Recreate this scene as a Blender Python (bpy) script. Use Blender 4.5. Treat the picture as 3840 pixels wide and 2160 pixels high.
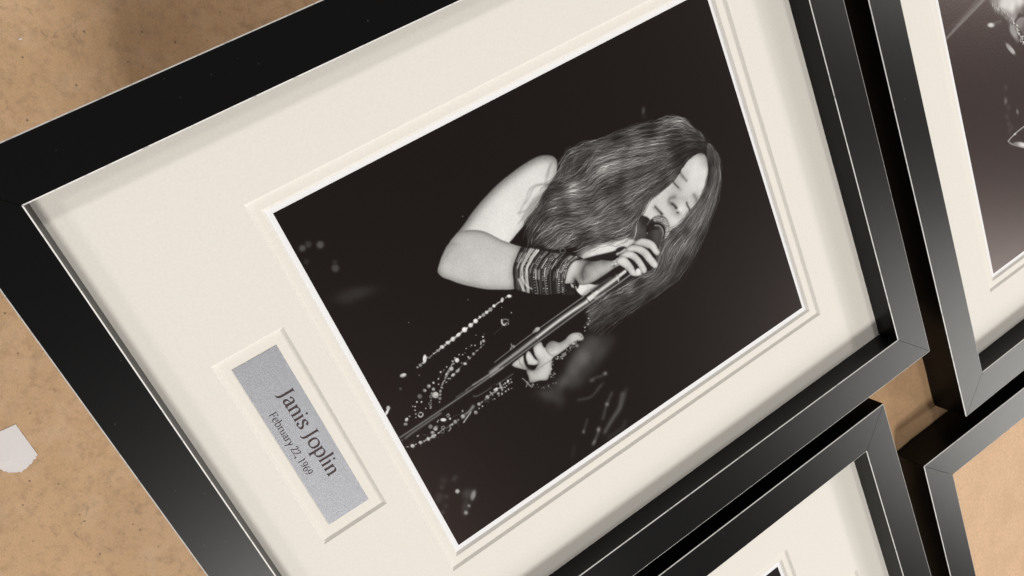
import bpy, bmesh, math, random
import numpy as np
from mathutils import Matrix, Vector

for o in list(bpy.data.objects): bpy.data.objects.remove(o, do_unlink=True)
scene = bpy.context.scene
COL = scene.collection
U = 0.32                       # metres per layout unit: one unit = the sight width of a frame
rng = np.random.default_rng(7)

# ================================================================ camera
cam_d = bpy.data.cameras.new('camera'); cam = bpy.data.objects.new('camera', cam_d); COL.objects.link(cam)
cam_d.sensor_width = 36.0; cam_d.lens = 36.0 * 3023.35 / 3840.0
cam_d.clip_start = 0.01; cam_d.clip_end = 100.0
CR = [[0.3875458, -0.8492984, -0.3584696], [0.8239731, 0.4935061, -0.2784242], [0.4133722, -0.1874672, 0.8910553]]
CP = (-0.03759, 0.1736, 1.18021)
cam.matrix_world = Matrix.Translation(Vector(CP) * U) @ Matrix(CR).to_4x4()
scene.camera = cam

# ================================================================ room light: dim warm ambience and ceiling panels
world = bpy.data.worlds.new('World'); scene.world = world; world.use_nodes = True
bg = world.node_tree.nodes['Background']
bg.inputs[0].default_value = (1.0, 0.90, 0.84, 1); bg.inputs[1].default_value = 0.125
def panel(name, tx, ty, power, sx, sy, rot=0.0, col=(1.0, 0.975, 0.93), h=14.0):
    d = bpy.data.lights.new(name, 'AREA'); d.shape = 'RECTANGLE'; d.size = sx; d.size_y = sy; d.energy = power; d.color = col
    o = bpy.data.objects.new(name, d); COL.objects.link(o)
    p = Vector((0.5 + tx * h, 0.6 + ty * h, h)) * U
    o.location = p
    tgt = Vector((0.5, 0.6, 0)) * U
    o.rotation_euler = (tgt - p).to_track_quat('-Z', 'Y').to_euler()
    o.rotation_euler.rotate_axis('Z', rot)
    return o
panel('ceiling_panel_1', 0.80, -0.24, 194, 0.76, 1.00)
panel('ceiling_panel_2', 1.25, 1.33, 250, 2.50, 2.30)
panel('ceiling_panel_3', 0.20, 1.66, 56, 0.42, 0.42, h=8.2)  # lamp lowered below the other panels to steepen the light gradient
panel('ceiling_panel_4', -0.72, 0.30, 66, 0.56, 0.56)
panel('ceiling_panel_5', -0.35, -0.75, 34, 0.60, 0.80)
scene.view_settings.view_transform = 'Standard'; scene.view_settings.look = 'None'
scene.view_settings.exposure = 0.0; scene.view_settings.gamma = 1.0
scene.view_settings.use_curve_mapping = False
scene.cycles.max_bounces = 8

# ================================================================ helpers
def mesh_obj(name, verts, faces, mats, parent=None, fmat=None, uvs=None, smooth=False):
    me = bpy.data.meshes.new(name)
    me.from_pydata([tuple(c * U for c in v) for v in verts], [], faces)
    for m in mats: me.materials.append(m)
    if fmat: me.polygons.foreach_set('material_index', fmat)
    if uvs is not None:
        l = me.uv_layers.new(name='UVMap')
        for p in me.polygons:
            for li, vi in zip(p.loop_indices, p.vertices): l.data[li].uv = uvs[vi]
    if smooth: me.polygons.foreach_set('use_smooth', [True] * len(me.polygons))
    me.update()
    o = bpy.data.objects.new(name, me); COL.objects.link(o)
    if parent: o.parent = parent
    return o
def tag(o, label=None, cat=None, group=None, kind=None):
    if label: o['label'] = label
    if cat: o['category'] = cat
    if group: o['group'] = group
    if kind: o['kind'] = kind
    return o
def empty(name, loc, rz=0.0):
    o = bpy.data.objects.new(name, None); COL.objects.link(o)
    o.location = Vector(loc) * U; o.rotation_euler.z = rz
    return o
class Mat:
    def __init__(self, name, col, rough=.5, spec=.5, metal=0.0):
        self.m = bpy.data.materials.new(name); self.m.use_nodes = True
        self.nt = self.m.node_tree; self.b = self.nt.nodes['Principled BSDF']
        self.b.inputs['Base Color'].default_value = (*col, 1); self.b.inputs['Roughness'].default_value = rough
        self.b.inputs['Specular IOR Level'].default_value = spec; self.b.inputs['Metallic'].default_value = metal
    def n(self, t, **kw):
        nd = self.nt.nodes.new(t)
        for k, v in kw.items():
            if hasattr(nd, k): setattr(nd, k, v)
            else: nd.inputs[k].default_value = v
        return nd
    def l(self, a, b): self.nt.links.new(a, b)
    def coord(self, scale=1.0, sc3=None, rot=(0, 0, 0)):
        tc = self.n('ShaderNodeTexCoord'); mp = self.n('ShaderNodeMapping')
        mp.inputs['Scale'].default_value = sc3 or (scale,) * 3; mp.inputs['Rotation'].default_value = rot
        self.l(tc.outputs['Object'], mp.inputs['Vector']); return mp.outputs[0]
    def noise(self, vec, scale, detail=4, rough=.55):
        nd = self.n('ShaderNodeTexNoise'); nd.inputs['Scale'].default_value = scale
        nd.inputs['Detail'].default_value = detail; nd.inputs['Roughness'].default_value = rough
        self.l(vec, nd.inputs['Vector']); return nd.outputs['Fac']
    def ramp(self, fac, *stops):
        r = self.n('ShaderNodeValToRGB'); e = r.color_ramp.elements
        while len(e) < len(stops): e.new(.5)
        for s, (p, c) in zip(e, stops):
            s.position = p; s.color = (*c, 1) if len(c) == 3 else c
        self.l(fac, r.inputs[0]); return r.outputs[0]
    def mix(self, a, b, fac, mode='MIX'):
        x = self.n('ShaderNodeMix', data_type='RGBA', blend_type=mode)
        for s, v in ((x.inputs[0], fac), (x.inputs[6], a), (x.inputs[7], b)):
            if hasattr(v, 'links'): self.l(v, s)
            else: s.default_value = (*v, 1) if isinstance(v, tuple) else v
        return x.outputs[2]
    def bump(self, h, dist, strength=1.0):
        b = self.n('ShaderNodeBump'); b.inputs['Distance'].default_value = dist; b.inputs['Strength'].default_value = strength
        self.l(h, b.inputs['Height']); self.l(b.outputs[0], self.b.inputs['Normal'])
g1 = lambda v: (v, v, v)

# ================================================================ materials
def m_concrete():
    M = Mat('floor_concrete', (.36, .25, .15), .62, .3)
    v = M.coord(0.46)
    big = M.noise(v, 11, 4, .6); mid = M.noise(v, 190, 5, .66); fine = M.noise(v, 1500, 4, .6)
    c = M.ramp(big, (.25, (.57, .365, .20)), (.5, (.64, .42, .24)), (.75, (.70, .48, .295)))
    c = M.mix(c, (.44, .29, .17), M.ramp(mid, (.47, g1(0)), (.68, g1(.65))))
    c = M.mix(c, (.36, .25, .16), M.ramp(M.noise(v, 330, 4, .7), (.58, g1(0)), (.72, g1(.6))))
    c = M.mix(c, (.78, .585, .40), M.ramp(M.noise(v, 60, 4, .6), (.52, g1(0)), (.75, g1(.4))))
    c = M.mix(c, M.ramp(fine, (.3, (.78, .78, .78)), (.7, (1.16, 1.16, 1.16))), .7, 'MULTIPLY')
    # pits
    vo = M.n('ShaderNodeTexVoronoi'); vo.inputs['Scale'].default_value = 210; vo.inputs['Randomness'].default_value = 1
    M.l(v, vo.inputs['Vector'])
    pick = M.n('ShaderNodeSeparateColor'); M.l(vo.outputs['Color'], pick.inputs[0])
    pit = M.n('ShaderNodeMath', operation='MULTIPLY')
    M.l(M.ramp(vo.outputs['Distance'], (.06, g1(1)), (.15, g1(0))), pit.inputs[0]); M.l(M.ramp(pick.outputs[0], (.70, g1(0)), (.80, g1(.85))), pit.inputs[1])
    c = M.mix(c, (.17, .125, .085), pit.outputs[0])
    # hairline cracks: thin iso-lines of a warped noise, only in places
    w1 = M.noise(v, 17, 4, .6)
    line = M.ramp(w1, (.492, g1(0)), (.498, g1(1)), (.502, g1(1)), (.508, g1(0)))
    where = M.n('ShaderNodeMath', operation='MULTIPLY'); M.l(line, where.inputs[0]); M.l(M.ramp(M.noise(v, 23, 2), (.50, g1(0)), (.64, g1(1))), where.inputs[1])
    w3 = M.n('ShaderNodeMath', operation='MULTIPLY'); M.l(where.outputs[0], w3.inputs[0]); M.l(M.ramp(mid, (.4, g1(0)), (.62, g1(.6))), w3.inputs[1])
    c = M.mix(c, (.22, .16, .11), w3.outputs[0])
    M.l(c, M.b.inputs['Base Color'])
    h = M.n('ShaderNodeMath', operation='SUBTRACT'); M.l(fine, h.inputs[0]); M.l(pit.outputs[0], h.inputs[1])
    M.bump(h.outputs[0], .0006, .5)
    return M.m
def m_rail():
    M = Mat('black_satin_lacquer', (.0022, .0021, .0024), .32, .22)
    v = M.coord(1.0)
    dust = M.noise(v, 900, 1, .5)
    c = M.mix((.0022, .0021, .0024), (.30, .30, .29), M.ramp(dust, (.80, g1(0)), (.84, g1(.8))))
    M.l(c, M.b.inputs['Base Color'])
    M.bump(M.noise(v, 1800, 2), .00006, .5)
    return M.m
def m_mat(name, col):
    M = Mat(name, col, .9, .12)
    v = M.coord(1.0)
    f = M.noise(v, 700, 5, .65)
    M.l(M.mix(col, M.ramp(f, (.3, g1(.965)), (.7, g1(1.02))), 1.0, 'MULTIPLY'), M.b.inputs['Base Color'])
    M.bump(f, .00022, .35)
    return M.m
def m_plate():
    M = Mat('silver_foil_card', (.46, .48, .52), .42, .45, .35)
    v = M.coord(1.0)
    f = M.noise(v, 2600, 3, .7); g = M.noise(v, 1200, 2, .6)
    M.l(M.mix(M.ramp(f, (.3, (.26, .27, .30)), (.7, (.37, .38, .415))), (.55, .57, .61), M.ramp(g, (.66, g1(0)), (.74, g1(.35)))), M.b.inputs['Base Color'])
    M.bump(f, .00025, .5)
    return M.m
def m_kraft(name, col, rib):
    M = Mat(name, col, .85, .15)
    v = M.coord(1.0)
    f = M.noise(v, 420, 5, .7); g = M.noise(v, 30, 3)
    c = M.mix(col, M.ramp(f, (.3, g1(.80)), (.7, g1(1.12))), .8, 'MULTIPLY')
    c = M.mix(c, tuple(x * .8 for x in col), M.ramp(g, (.45, g1(0)), (.75, g1(.6))))
    fl = M.noise(M.coord(1.0, (1, 1.6, 1), (0, 0, .6)), 620, 2, .5)
    c = M.mix(c, tuple(x * .55 for x in col), M.ramp(fl, (.70, g1(0)), (.76, g1(.7))))
    M.l(c, M.b.inputs['Base Color'])
    if rib:
        wv = M.n('ShaderNodeTexWave'); wv.inputs['Scale'].default_value = 150; wv.inputs['Distortion'].default_value = 2.5; wv.inputs['Detail'].default_value = 2
        M.l(M.coord(1.0, None, (0, 0, math.radians(8))), wv.inputs['Vector'])
        h = M.n('ShaderNodeMath', operation='ADD'); M.l(wv.outputs['Fac'], h.inputs[0]); M.l(f, h.inputs[1]); M.bump(h.outputs[0], .0002, .7)
    else: M.bump(f, .0002, .5)
    return M.m
def m_print(name, img, spec=.15, stip=.00006):
    M = Mat(name, (.01, .01, .01), .30, spec)
    M.b.inputs['Specular Tint'].default_value = (1.0, .66, .60, 1)     # pigment bronzing
    t = M.n('ShaderNodeTexImage'); t.image = img; t.interpolation = 'Cubic'; t.extension = 'EXTEND'
    M.l(t.outputs['Color'], M.b.inputs['Base Color'])
    v = M.coord(1.0)
    M.bump(M.noise(v, 900, 2, .5), stip, .5)     # lustre paper stipple
    return M.m
FLOOR = m_concrete(); RAIL = m_rail()
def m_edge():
    M = Mat('pale_edge_glint', (.76, .75, .73), .4, .5, .0)  # glint of polished edges put into a pale base colour, broken by noise
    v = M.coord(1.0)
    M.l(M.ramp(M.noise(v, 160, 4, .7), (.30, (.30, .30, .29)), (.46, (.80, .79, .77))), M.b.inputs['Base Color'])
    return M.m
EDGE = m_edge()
MAT_TOP = m_mat('cream_mat_board', (.81, .777, .722)); MAT_IN = m_mat('ivory_inner_mat', (.81, .777, .72))
CORE = m_mat('white_mat_core', (.83, .80, .75)); PAPER = m_mat('white_print_border', (.84, .84, .86))
PLATE = m_plate(); INK = Mat('dark_engraved_ink', (.055, .035, .035), .6, .3).m
KRAFT = m_kraft('brown_kraft_paper', (.43, .27, .15), False); KRAFT_BACK = m_kraft('tan_ribbed_kraft', (.70, .475, .305), True)
SCRAP = m_mat('white_scrap_paper', (.88, .85, .85)); CARD = m_kraft('cardboard', (.40, .26, .15), False)

# ================================================================ large structure: the floor
ZB = -0.0855                  # table-top level; the face of the frames is z = 0
ZF = -1.73                    # concrete floor level
def grid(x0, x1, y0, y1, nx, ny, zf):
    xs = np.linspace(x0, x1, nx + 1); ys = np.linspace(y0, y1, ny + 1)
    vs = [(x, y, zf(x, y)) for y in ys for x in xs]
    fs = [(j * (nx + 1) + i, j * (nx + 1) + i + 1, (j + 1) * (nx + 1) + i + 1, (j + 1) * (nx + 1) + i) for j in range(ny) for i in range(nx)]
    return vs, fs
vs, fs = grid(-30, 32, -30, 32, 1, 1, lambda x, y: ZF)
tag(mesh_obj('floor', vs, fs, [FLOOR]), 'tan worn concrete floor with pits and hairline cracks', kind='structure')

# ================================================================ print pictures
# ---------------------------------------------------------------- print painter (grey photographic prints, drawn in code)
class Canvas:
    def __init__(self, w, h, base):
        self.w, self.h = w, h
        self.a = np.full((h, w), float(base))
    @staticmethod
    def smooth(p, closed):
        n = len(p); out = []
        for i in range(n if closed else n - 1):
            if closed: q = [p[(i - 1) % n], p[i], p[(i + 1) % n], p[(i + 2) % n]]
            else: q = [p[max(i - 1, 0)], p[i], p[i + 1], p[min(i + 2, n - 1)]]
            for t in np.arange(5) / 5.0:
                out.append(.5 * (2 * q[1] + (q[2] - q[0]) * t + (2 * q[0] - 5 * q[1] + 4 * q[2] - q[3]) * t * t + (3 * q[1] - q[0] - 3 * q[2] + q[3]) * t ** 3))
        if not closed: out.append(p[-1])
        return np.array(out)
    @staticmethod
    def blur(m, r):
        if r < .6: return m
        k = np.exp(-.5 * (np.arange(-int(2.5 * r) - 1, int(2.5 * r) + 2) / r) ** 2); k /= k.sum()
        m = np.apply_along_axis(lambda v: np.convolve(v, k, 'same'), 0, m)
        return np.apply_along_axis(lambda v: np.convolve(v, k, 'same'), 1, m)
    def box(self, lo, hi, pad):
        x0 = int(max(0, lo[0] - pad)); y0 = int(max(0, lo[1] - pad))
        x1 = int(min(self.w, hi[0] + pad + 2)); y1 = int(min(self.h, hi[1] + pad + 2))
        return x0, y0, x1, y1
    def field(self, ctrl, x0, y0, x1, y1):
        c = np.array(ctrl, float).reshape(-1, 3)
        gx = np.linspace(x0, x1, max(2, (x1 - x0) // 5)); gy = np.linspace(y0, y1, max(2, (y1 - y0) // 5))
        X, Y = np.meshgrid(gx, gy); num = np.zeros_like(X); den = np.zeros_like(X)
        for cx, cy, v in c:
            w = 1.0 / ((X - cx) ** 2 + (Y - cy) ** 2 + 120.0) ** 1.65
            num += w * v; den += w
        f = self.blur(num / den, 1.2) if min(X.shape) > 8 else num / den
        xs = np.arange(x0, x1); ys = np.arange(y0, y1)
        f = np.stack([np.interp(xs, gx, r) for r in f])
        return np.stack([np.interp(ys, gy, col) for col in f.T]).T
    def poly(self, pts, val, fe, al, sm, rim=None):
        p = np.array(pts, float).reshape(-1, 2)
        if sm: p = self.smooth(p, True)
        pad = fe * 3 + 2; x0, y0, x1, y1 = self.box(p.min(0), p.max(0), pad)
        if x1 <= x0 or y1 <= y0: return
        m = np.zeros((y1 - y0, x1 - x0)); ys = np.arange(y0, y1); wd = x1 - x0
        a = p; b = np.roll(p, -1, 0)
        for j, y in enumerate(ys):
            t = (a[:, 1] <= y) != (b[:, 1] <= y)
            if not t.any(): continue
            xs = np.sort(a[t, 0] + (y - a[t, 1]) / (b[t, 1] - a[t, 1]) * (b[t, 0] - a[t, 0])) - x0
            for l, r in zip(xs[::2], xs[1::2]):
                l = min(max(l, 0), wd); r = min(max(r, 0), wd); i0, i1 = int(l), int(r)
                if i0 == i1:
                    if i0 < wd: m[j, i0] += r - l
                else:
                    m[j, i0] += 1 - (l - i0); m[j, i0 + 1:i1] = 1
                    if i1 < wd: m[j, i1] += r - i1
        m = np.clip(self.blur(np.clip(m, 0, 1), fe), 0, 1) * al
        v = self.field(val, x0, y0, x1, y1) if isinstance(val, list) else val
        if rim:      # soft fall-off along one side of a rounded form
            st, rr, dx, dy = rim; q = np.pad(m, 40); q = np.roll(np.roll(q, dy, 0), dx, 1)
            q = self.blur(self.blur(q, rr), 1)[40:-40, 40:-40]; v = v * (1 - st * np.clip(1 - q / al, 0, 1))
        s = self.a[y0:y1, x0:x1]; s += (v - s) * m
    def stroke(self, pts, w0, w1, val, al, fe):
        p = np.array(pts, float).reshape(-1, 2)
        if len(p) > 2: p = self.smooth(p, False)
        pad = max(w0, w1) + 3 * fe; x0, y0, x1, y1 = self.box(p.min(0), p.max(0), pad)
        if x1 <= x0 or y1 <= y0: return
        X, Y = np.meshgrid(np.arange(x0, x1), np.arange(y0, y1)); best = np.full(X.shape, 1e9); n = len(p) - 1
        for i in range(n):
            d = p[i + 1] - p[i]; L2 = d @ d + 1e-9
            t = np.clip(((X - p[i, 0]) * d[0] + (Y - p[i, 1]) * d[1]) / L2, 0, 1)
            dist = np.hypot(X - p[i, 0] - t * d[0], Y - p[i, 1] - t * d[1])
            best = np.minimum(best, dist - (w0 + (w1 - w0) * (i + t) / n))
        m = al / (1 + np.exp(np.clip(best / (fe * .55), -30, 30)))
        s = self.a[y0:y1, x0:x1]; s += (val - s) * m
    def ellipse(self, cx, cy, ax, ay, bx, by, val, fe, al):
        ex = math.hypot(ax, bx); ey = math.hypot(ay, by); pad = 3 * fe + 1
        x0, y0, x1, y1 = self.box((cx - ex, cy - ey), (cx + ex, cy + ey), pad)
        if x1 <= x0 or y1 <= y0: return
        X, Y = np.meshgrid(np.arange(x0, x1) - cx, np.arange(y0, y1) - cy)
        D = ax * by - ay * bx
        if abs(D) < .05: return
        u = (X * by - Y * bx) / D; v = (Y * ax - X * ay) / D; r = np.hypot(u, v)
        size = math.sqrt(abs(D)); m = al / (1 + np.exp(np.clip((r - 1) * size / (fe * .5), -30, 30)))
        s = self.a[y0:y1, x0:x1]; s += (val - s) * m
    def strands(self, guides, lum, n, rng, wid, spread=1.0, alpha=.75, over=0.0):
        """lay n strands between neighbouring guide curves; brightness from the luminance field, clump noise and strand noise"""
        G = []
        for g in guides:
            g = self.smooth(np.array(g, float).reshape(-1, 2), False)
            s = np.r_[0, np.cumsum(np.hypot(*np.diff(g, axis=0).T))]; t = np.linspace(0, s[-1], 160)
            G.append(np.stack([np.interp(t, s, g[:, 0]), np.interp(t, s, g[:, 1])], 1))
        G = np.array(G); K = len(G); F = self.field(lum, 0, 0, self.w, self.h)
        F = F * np.clip(1 + .17 * (self.blur(rng.normal(0, 1, (self.h // 6 + 1, self.w // 6 + 1)), 2.2) * 5.5).repeat(6, 0).repeat(6, 1)[:self.h, :self.w], .35, 1.8)
        clump = rng.uniform(.42, 1.5, 60 * K); num = np.zeros_like(self.a); den = np.zeros_like(self.a)
        for i in range(n):
            u = rng.uniform(-.06 - over, K - .94 + over); k = int(min(max(u, 0), K - 2)); f = u - k
            w = f + .10 * spread * np.sin(np.linspace(0, rng.uniform(2, 9), 160) + rng.uniform(0, 6.3)) * np.linspace(.2, 1, 160)
            c = G[k] * (1 - w)[:, None] + G[k + 1] * w[:, None]
            a0 = rng.uniform(0, .9); a1 = min(1, a0 + rng.uniform(.08, .4))
            a1 = min(a1 if rng.random() > .25 else 1.0, rng.uniform(.74, 1.0))
            i0, i1 = int(a0 * 159), int(a1 * 159)
            c = c[i0:i1 + 1]
            if len(c) < 4: continue
            q = np.linspace(0, 1, len(c)); c = c + np.cumsum(rng.normal(0, .2 * spread, c.shape), 0) + (1.0 * spread * np.sin(q * rng.uniform(2, 10) + rng.uniform(0, 6.3)))[:, None] * np.array([.7, .5])
            s = np.r_[0, np.cumsum(np.hypot(*np.diff(c, axis=0).T))]; t = np.arange(0, s[-1], .8)
            x = np.interp(t, s, c[:, 0]); y = np.interp(t, s, c[:, 1]); ok = (x > 2) & (y > 2) & (x < self.w - 3) & (y < self.h - 3)
            x, y, t = x[ok], y[ok], t[ok]
            if len(t) < 4: continue
            e = np.minimum(1, np.minimum(t, t[-1] - t) / 14 + .05)
            cl = clump[int(max(0, (u + .1)) * 42)]
            v = F[y.astype(int), x.astype(int)] * cl * rng.choice([.3, .6, .85, 1.05, 1.3, 1.75], p=[.16, .17, .22, .22, .15, .08])
            wgt = e * alpha * rng.uniform(.4, 1); sg = wid * rng.uniform(.7, 1.3)
            ix = x.astype(int); iy = y.astype(int)
            for dx in (-1, 0, 1, 2):
                for dy in (-1, 0, 1, 2):
                    kk = wgt * np.exp(-((ix + dx - x) ** 2 + (iy + dy - y) ** 2) / (2 * sg * sg))
                    np.add.at(num, (iy + dy, ix + dx), kk * v); np.add.at(den, (iy + dy, ix + dx), kk)
        m = 1 - np.exp(-1.1 * den); self.a += (num / np.maximum(den, 1e-6) - self.a) * m
    def run(self, ops, hair=None):
        for o in ops:
            if o[0] == 'P': self.poly(*o[1:])
            elif o[0] == 'S': self.stroke(*o[1:])
            elif o[0] == 'E': self.ellipse(*o[1:])
            elif o[0] == 'H': hair(self)
    def grain(self, rng, amt):
        g = self.blur(rng.normal(0, 1, self.a.shape), .7) * 1.6
        self.a += g * amt * np.clip(self.a / 150, .12, 1)
        np.clip(self.a, 0, 255, out=self.a)

def paint_hair(cv):
    rng = np.random.default_rng(11)
    for k, n in (('right', 5200), ('left', 10500)):
        cv.poly(HAIR_BASE[k], 36, 7.0, .95, 1)
        cv.strands(HAIR_GUIDES[k], HAIR_LIGHT[k], n, rng, .6, 1.3, .8)
        cv.strands(HAIR_GUIDES[k], HAIR_LIGHT[k], n // 5, rng, .6, 3.0, .7)
        cv.strands(HAIR_GUIDES[k], HAIR_LIGHT[k], n // 6, rng, .55, 5.0, .6, .30)

HAIR_BASE = {"left":[411,1285,384,1274,360,1248,329,1226,306,1185,297,1133,274,1039,261,989,257,921,246,880,244,851,247,819,254,801,267,785,280,768,294,737,304,723,321,701,331,685,348,656,355,631,360,613,383,606,411,601,430,598,445,623,467,649,482,676,478,686,495,728,497,754,516,786,541,851,549,884,553,911,544,925,520,962,509,982,494,1002,488,1026,480,1083,464,1138,446,1175,438,1219,442,1240,455,1262,445,1276],"right":[413,1285,439,1296,476,1304,503,1304,547,1287,583,1265,618,1240,652,1203,685,1161,712,1122,741,1082,762,1037,774,999,775,949,768,879,760,815,753,765,746,716,731,684,709,676,698,686,695,721,687,765,687,798,684,865,701,898,704,924,708,962,672,981,656,996,638,1011,629,1042,631,1077,628,1098,621,1117,610,1136,598,1161,590,1182,572,1210,551,1234,528,1251,509,1259,488,1264,460,1269]}
HAIR_GUIDES = {"left":[[399,1279,359,1249,327,1226,304,1185,294,1134,281,1088,262,994,255,922,244,880,243,845,249,810,265,786,279,766,291,739],[410,1282,367,1232,342,1180,325,1121,301,1053,278,987,264,918,263,885,265,847,275,813,288,781,295,756,298,736,303,719],[419,1282,388,1229,368,1169,349,1098,324,1018,302,939,292,891,305,861,319,833,324,803,316,775,305,754,301,732,312,708,328,688],[426,1281,399,1219,391,1155,375,1082,351,1001,329,922,325,871,339,846,338,814,325,784,317,751,318,724,318,710,336,683,349,653,355,631],[435,1279,412,1213,409,1155,399,1090,386,1017,369,935,366,881,377,846,368,813,351,772,340,728,332,711,340,676,350,643,363,614,381,603],[442,1270,423,1207,427,1156,425,1092,418,1024,409,943,400,873,400,824,380,786,363,738,360,691,373,652,389,621,409,606,429,597],[442,1251,432,1197,443,1155,446,1092,447,1023,445,948,442,890,449,803,421,743,416,692,422,648,426,629,437,612],[439,1236,439,1192,454,1153,463,1090,467,1025,469,956,463,896,451,825,438,756,435,708,439,689,446,657,453,629],[440,1208,452,1165,471,1119,478,1052,483,981,494,928,490,864,481,796,471,741,472,720,471,682,471,652],[450,1174,467,1140,478,1084,486,1027,492,999,510,966,517,919,512,859,500,798,493,751,488,718,481,692],[468,1136,482,1077,490,1021,503,994,514,975,532,946,547,914,540,862,525,818,513,772,509,731]],"right":[[429,1281,458,1274,496,1266,529,1251,571,1218,590,1186,607,1142,630,1094,633,1051,642,1015,667,994,693,975,715,944,708,898,709,844,704,786,703,735,703,702,702,671],[429,1285,468,1285,505,1275,534,1262,571,1233,597,1200,615,1161,640,1112,653,1065,669,1028,695,1001,721,977,734,939,735,889,732,837,722,779,720,735,718,703,720,669],[430,1289,473,1294,511,1286,540,1275,577,1248,606,1216,629,1183,656,1139,677,1091,698,1055,725,1019,745,983,754,938,757,888,753,845,744,788,745,743,750,707,755,679,767,653],[432,1291,471,1301,505,1297,544,1282,580,1258,612,1229,641,1196,671,1152,694,1109,719,1069,744,1031,762,996,770,945,772,910,772,856,767,802,771,750,778,705,790,666],[433,1293,473,1304,501,1305,547,1288,584,1266,618,1240,651,1204,684,1163,712,1123,742,1083,762,1040,778,1003,782,957,784,927,782,881,781,833,783,782,790,731,803,688]]}
HAIR_LIGHT = {"left":[399,1279,120,388,1256,40,363,1247,120,362,1226,110,329,1212,128,349,1191,60,306,1185,120,382,1164,44,385,1189,40,394,1226,70,418,1258,38,415,1191,44,430,1226,40,328,1146,100,294,1108,40,284,1099,60,305,1052,112,347,1112,108,343,1062,112,269,991,50,297,991,118,395,1132,92,386,1082,106,347,1021,104,316,958,128,326,916,138,357,978,104,393,1027,80,420,1082,96,433,1130,78,440,1153,50,461,1104,86,441,1046,94,401,985,84,363,925,112,392,950,40,389,901,44,427,961,92,402,870,104,464,1010,92,473,1059,78,430,1171,36,244,856,60,247,879,88,253,840,110,254,815,72,272,844,60,263,790,96,277,817,84,302,842,70,289,800,72,283,766,96,298,869,100,299,893,128,318,823,52,305,780,84,333,804,140,313,753,44,347,835,88,348,773,104,320,737,60,380,870,88,316,706,54,340,731,80,378,775,112,353,714,104,389,745,56,338,673,84,371,669,50,357,640,84,401,692,96,398,645,84,432,750,104,443,696,84,391,615,50,414,599,62,419,623,70,436,647,90,442,625,60,436,688,96,459,665,120,466,710,122,490,737,90,477,693,120,485,951,108,476,890,112,462,820,104,457,760,112,470,717,128,473,691,90,515,964,90,527,933,96,517,872,106,497,804,96,542,900,100,528,841,76,491,757,50,486,722,70,513,742,60],"right":[430,1282,120,459,1275,110,464,1286,36,476,1301,110,494,1275,44,511,1262,40,518,1277,110,516,1297,84,550,1247,52,558,1263,112,566,1277,70,578,1208,52,581,1229,110,598,1248,90,612,1182,96,624,1205,116,627,1142,84,650,1181,112,641,1101,72,663,1133,104,688,1151,76,646,1057,62,681,1084,104,717,1106,84,655,1020,96,698,1036,104,737,1070,76,679,994,100,719,999,104,758,1028,72,713,963,104,740,963,100,773,994,60,721,917,100,749,918,96,716,878,80,728,847,92,765,885,88,781,946,60,694,752,110,718,794,90,760,856,66,781,901,44,709,720,104,733,761,84,764,814,60,716,691,110,750,727,74,745,691,70,765,773,50,779,689,44,782,662,40,790,723,36]}
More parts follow.
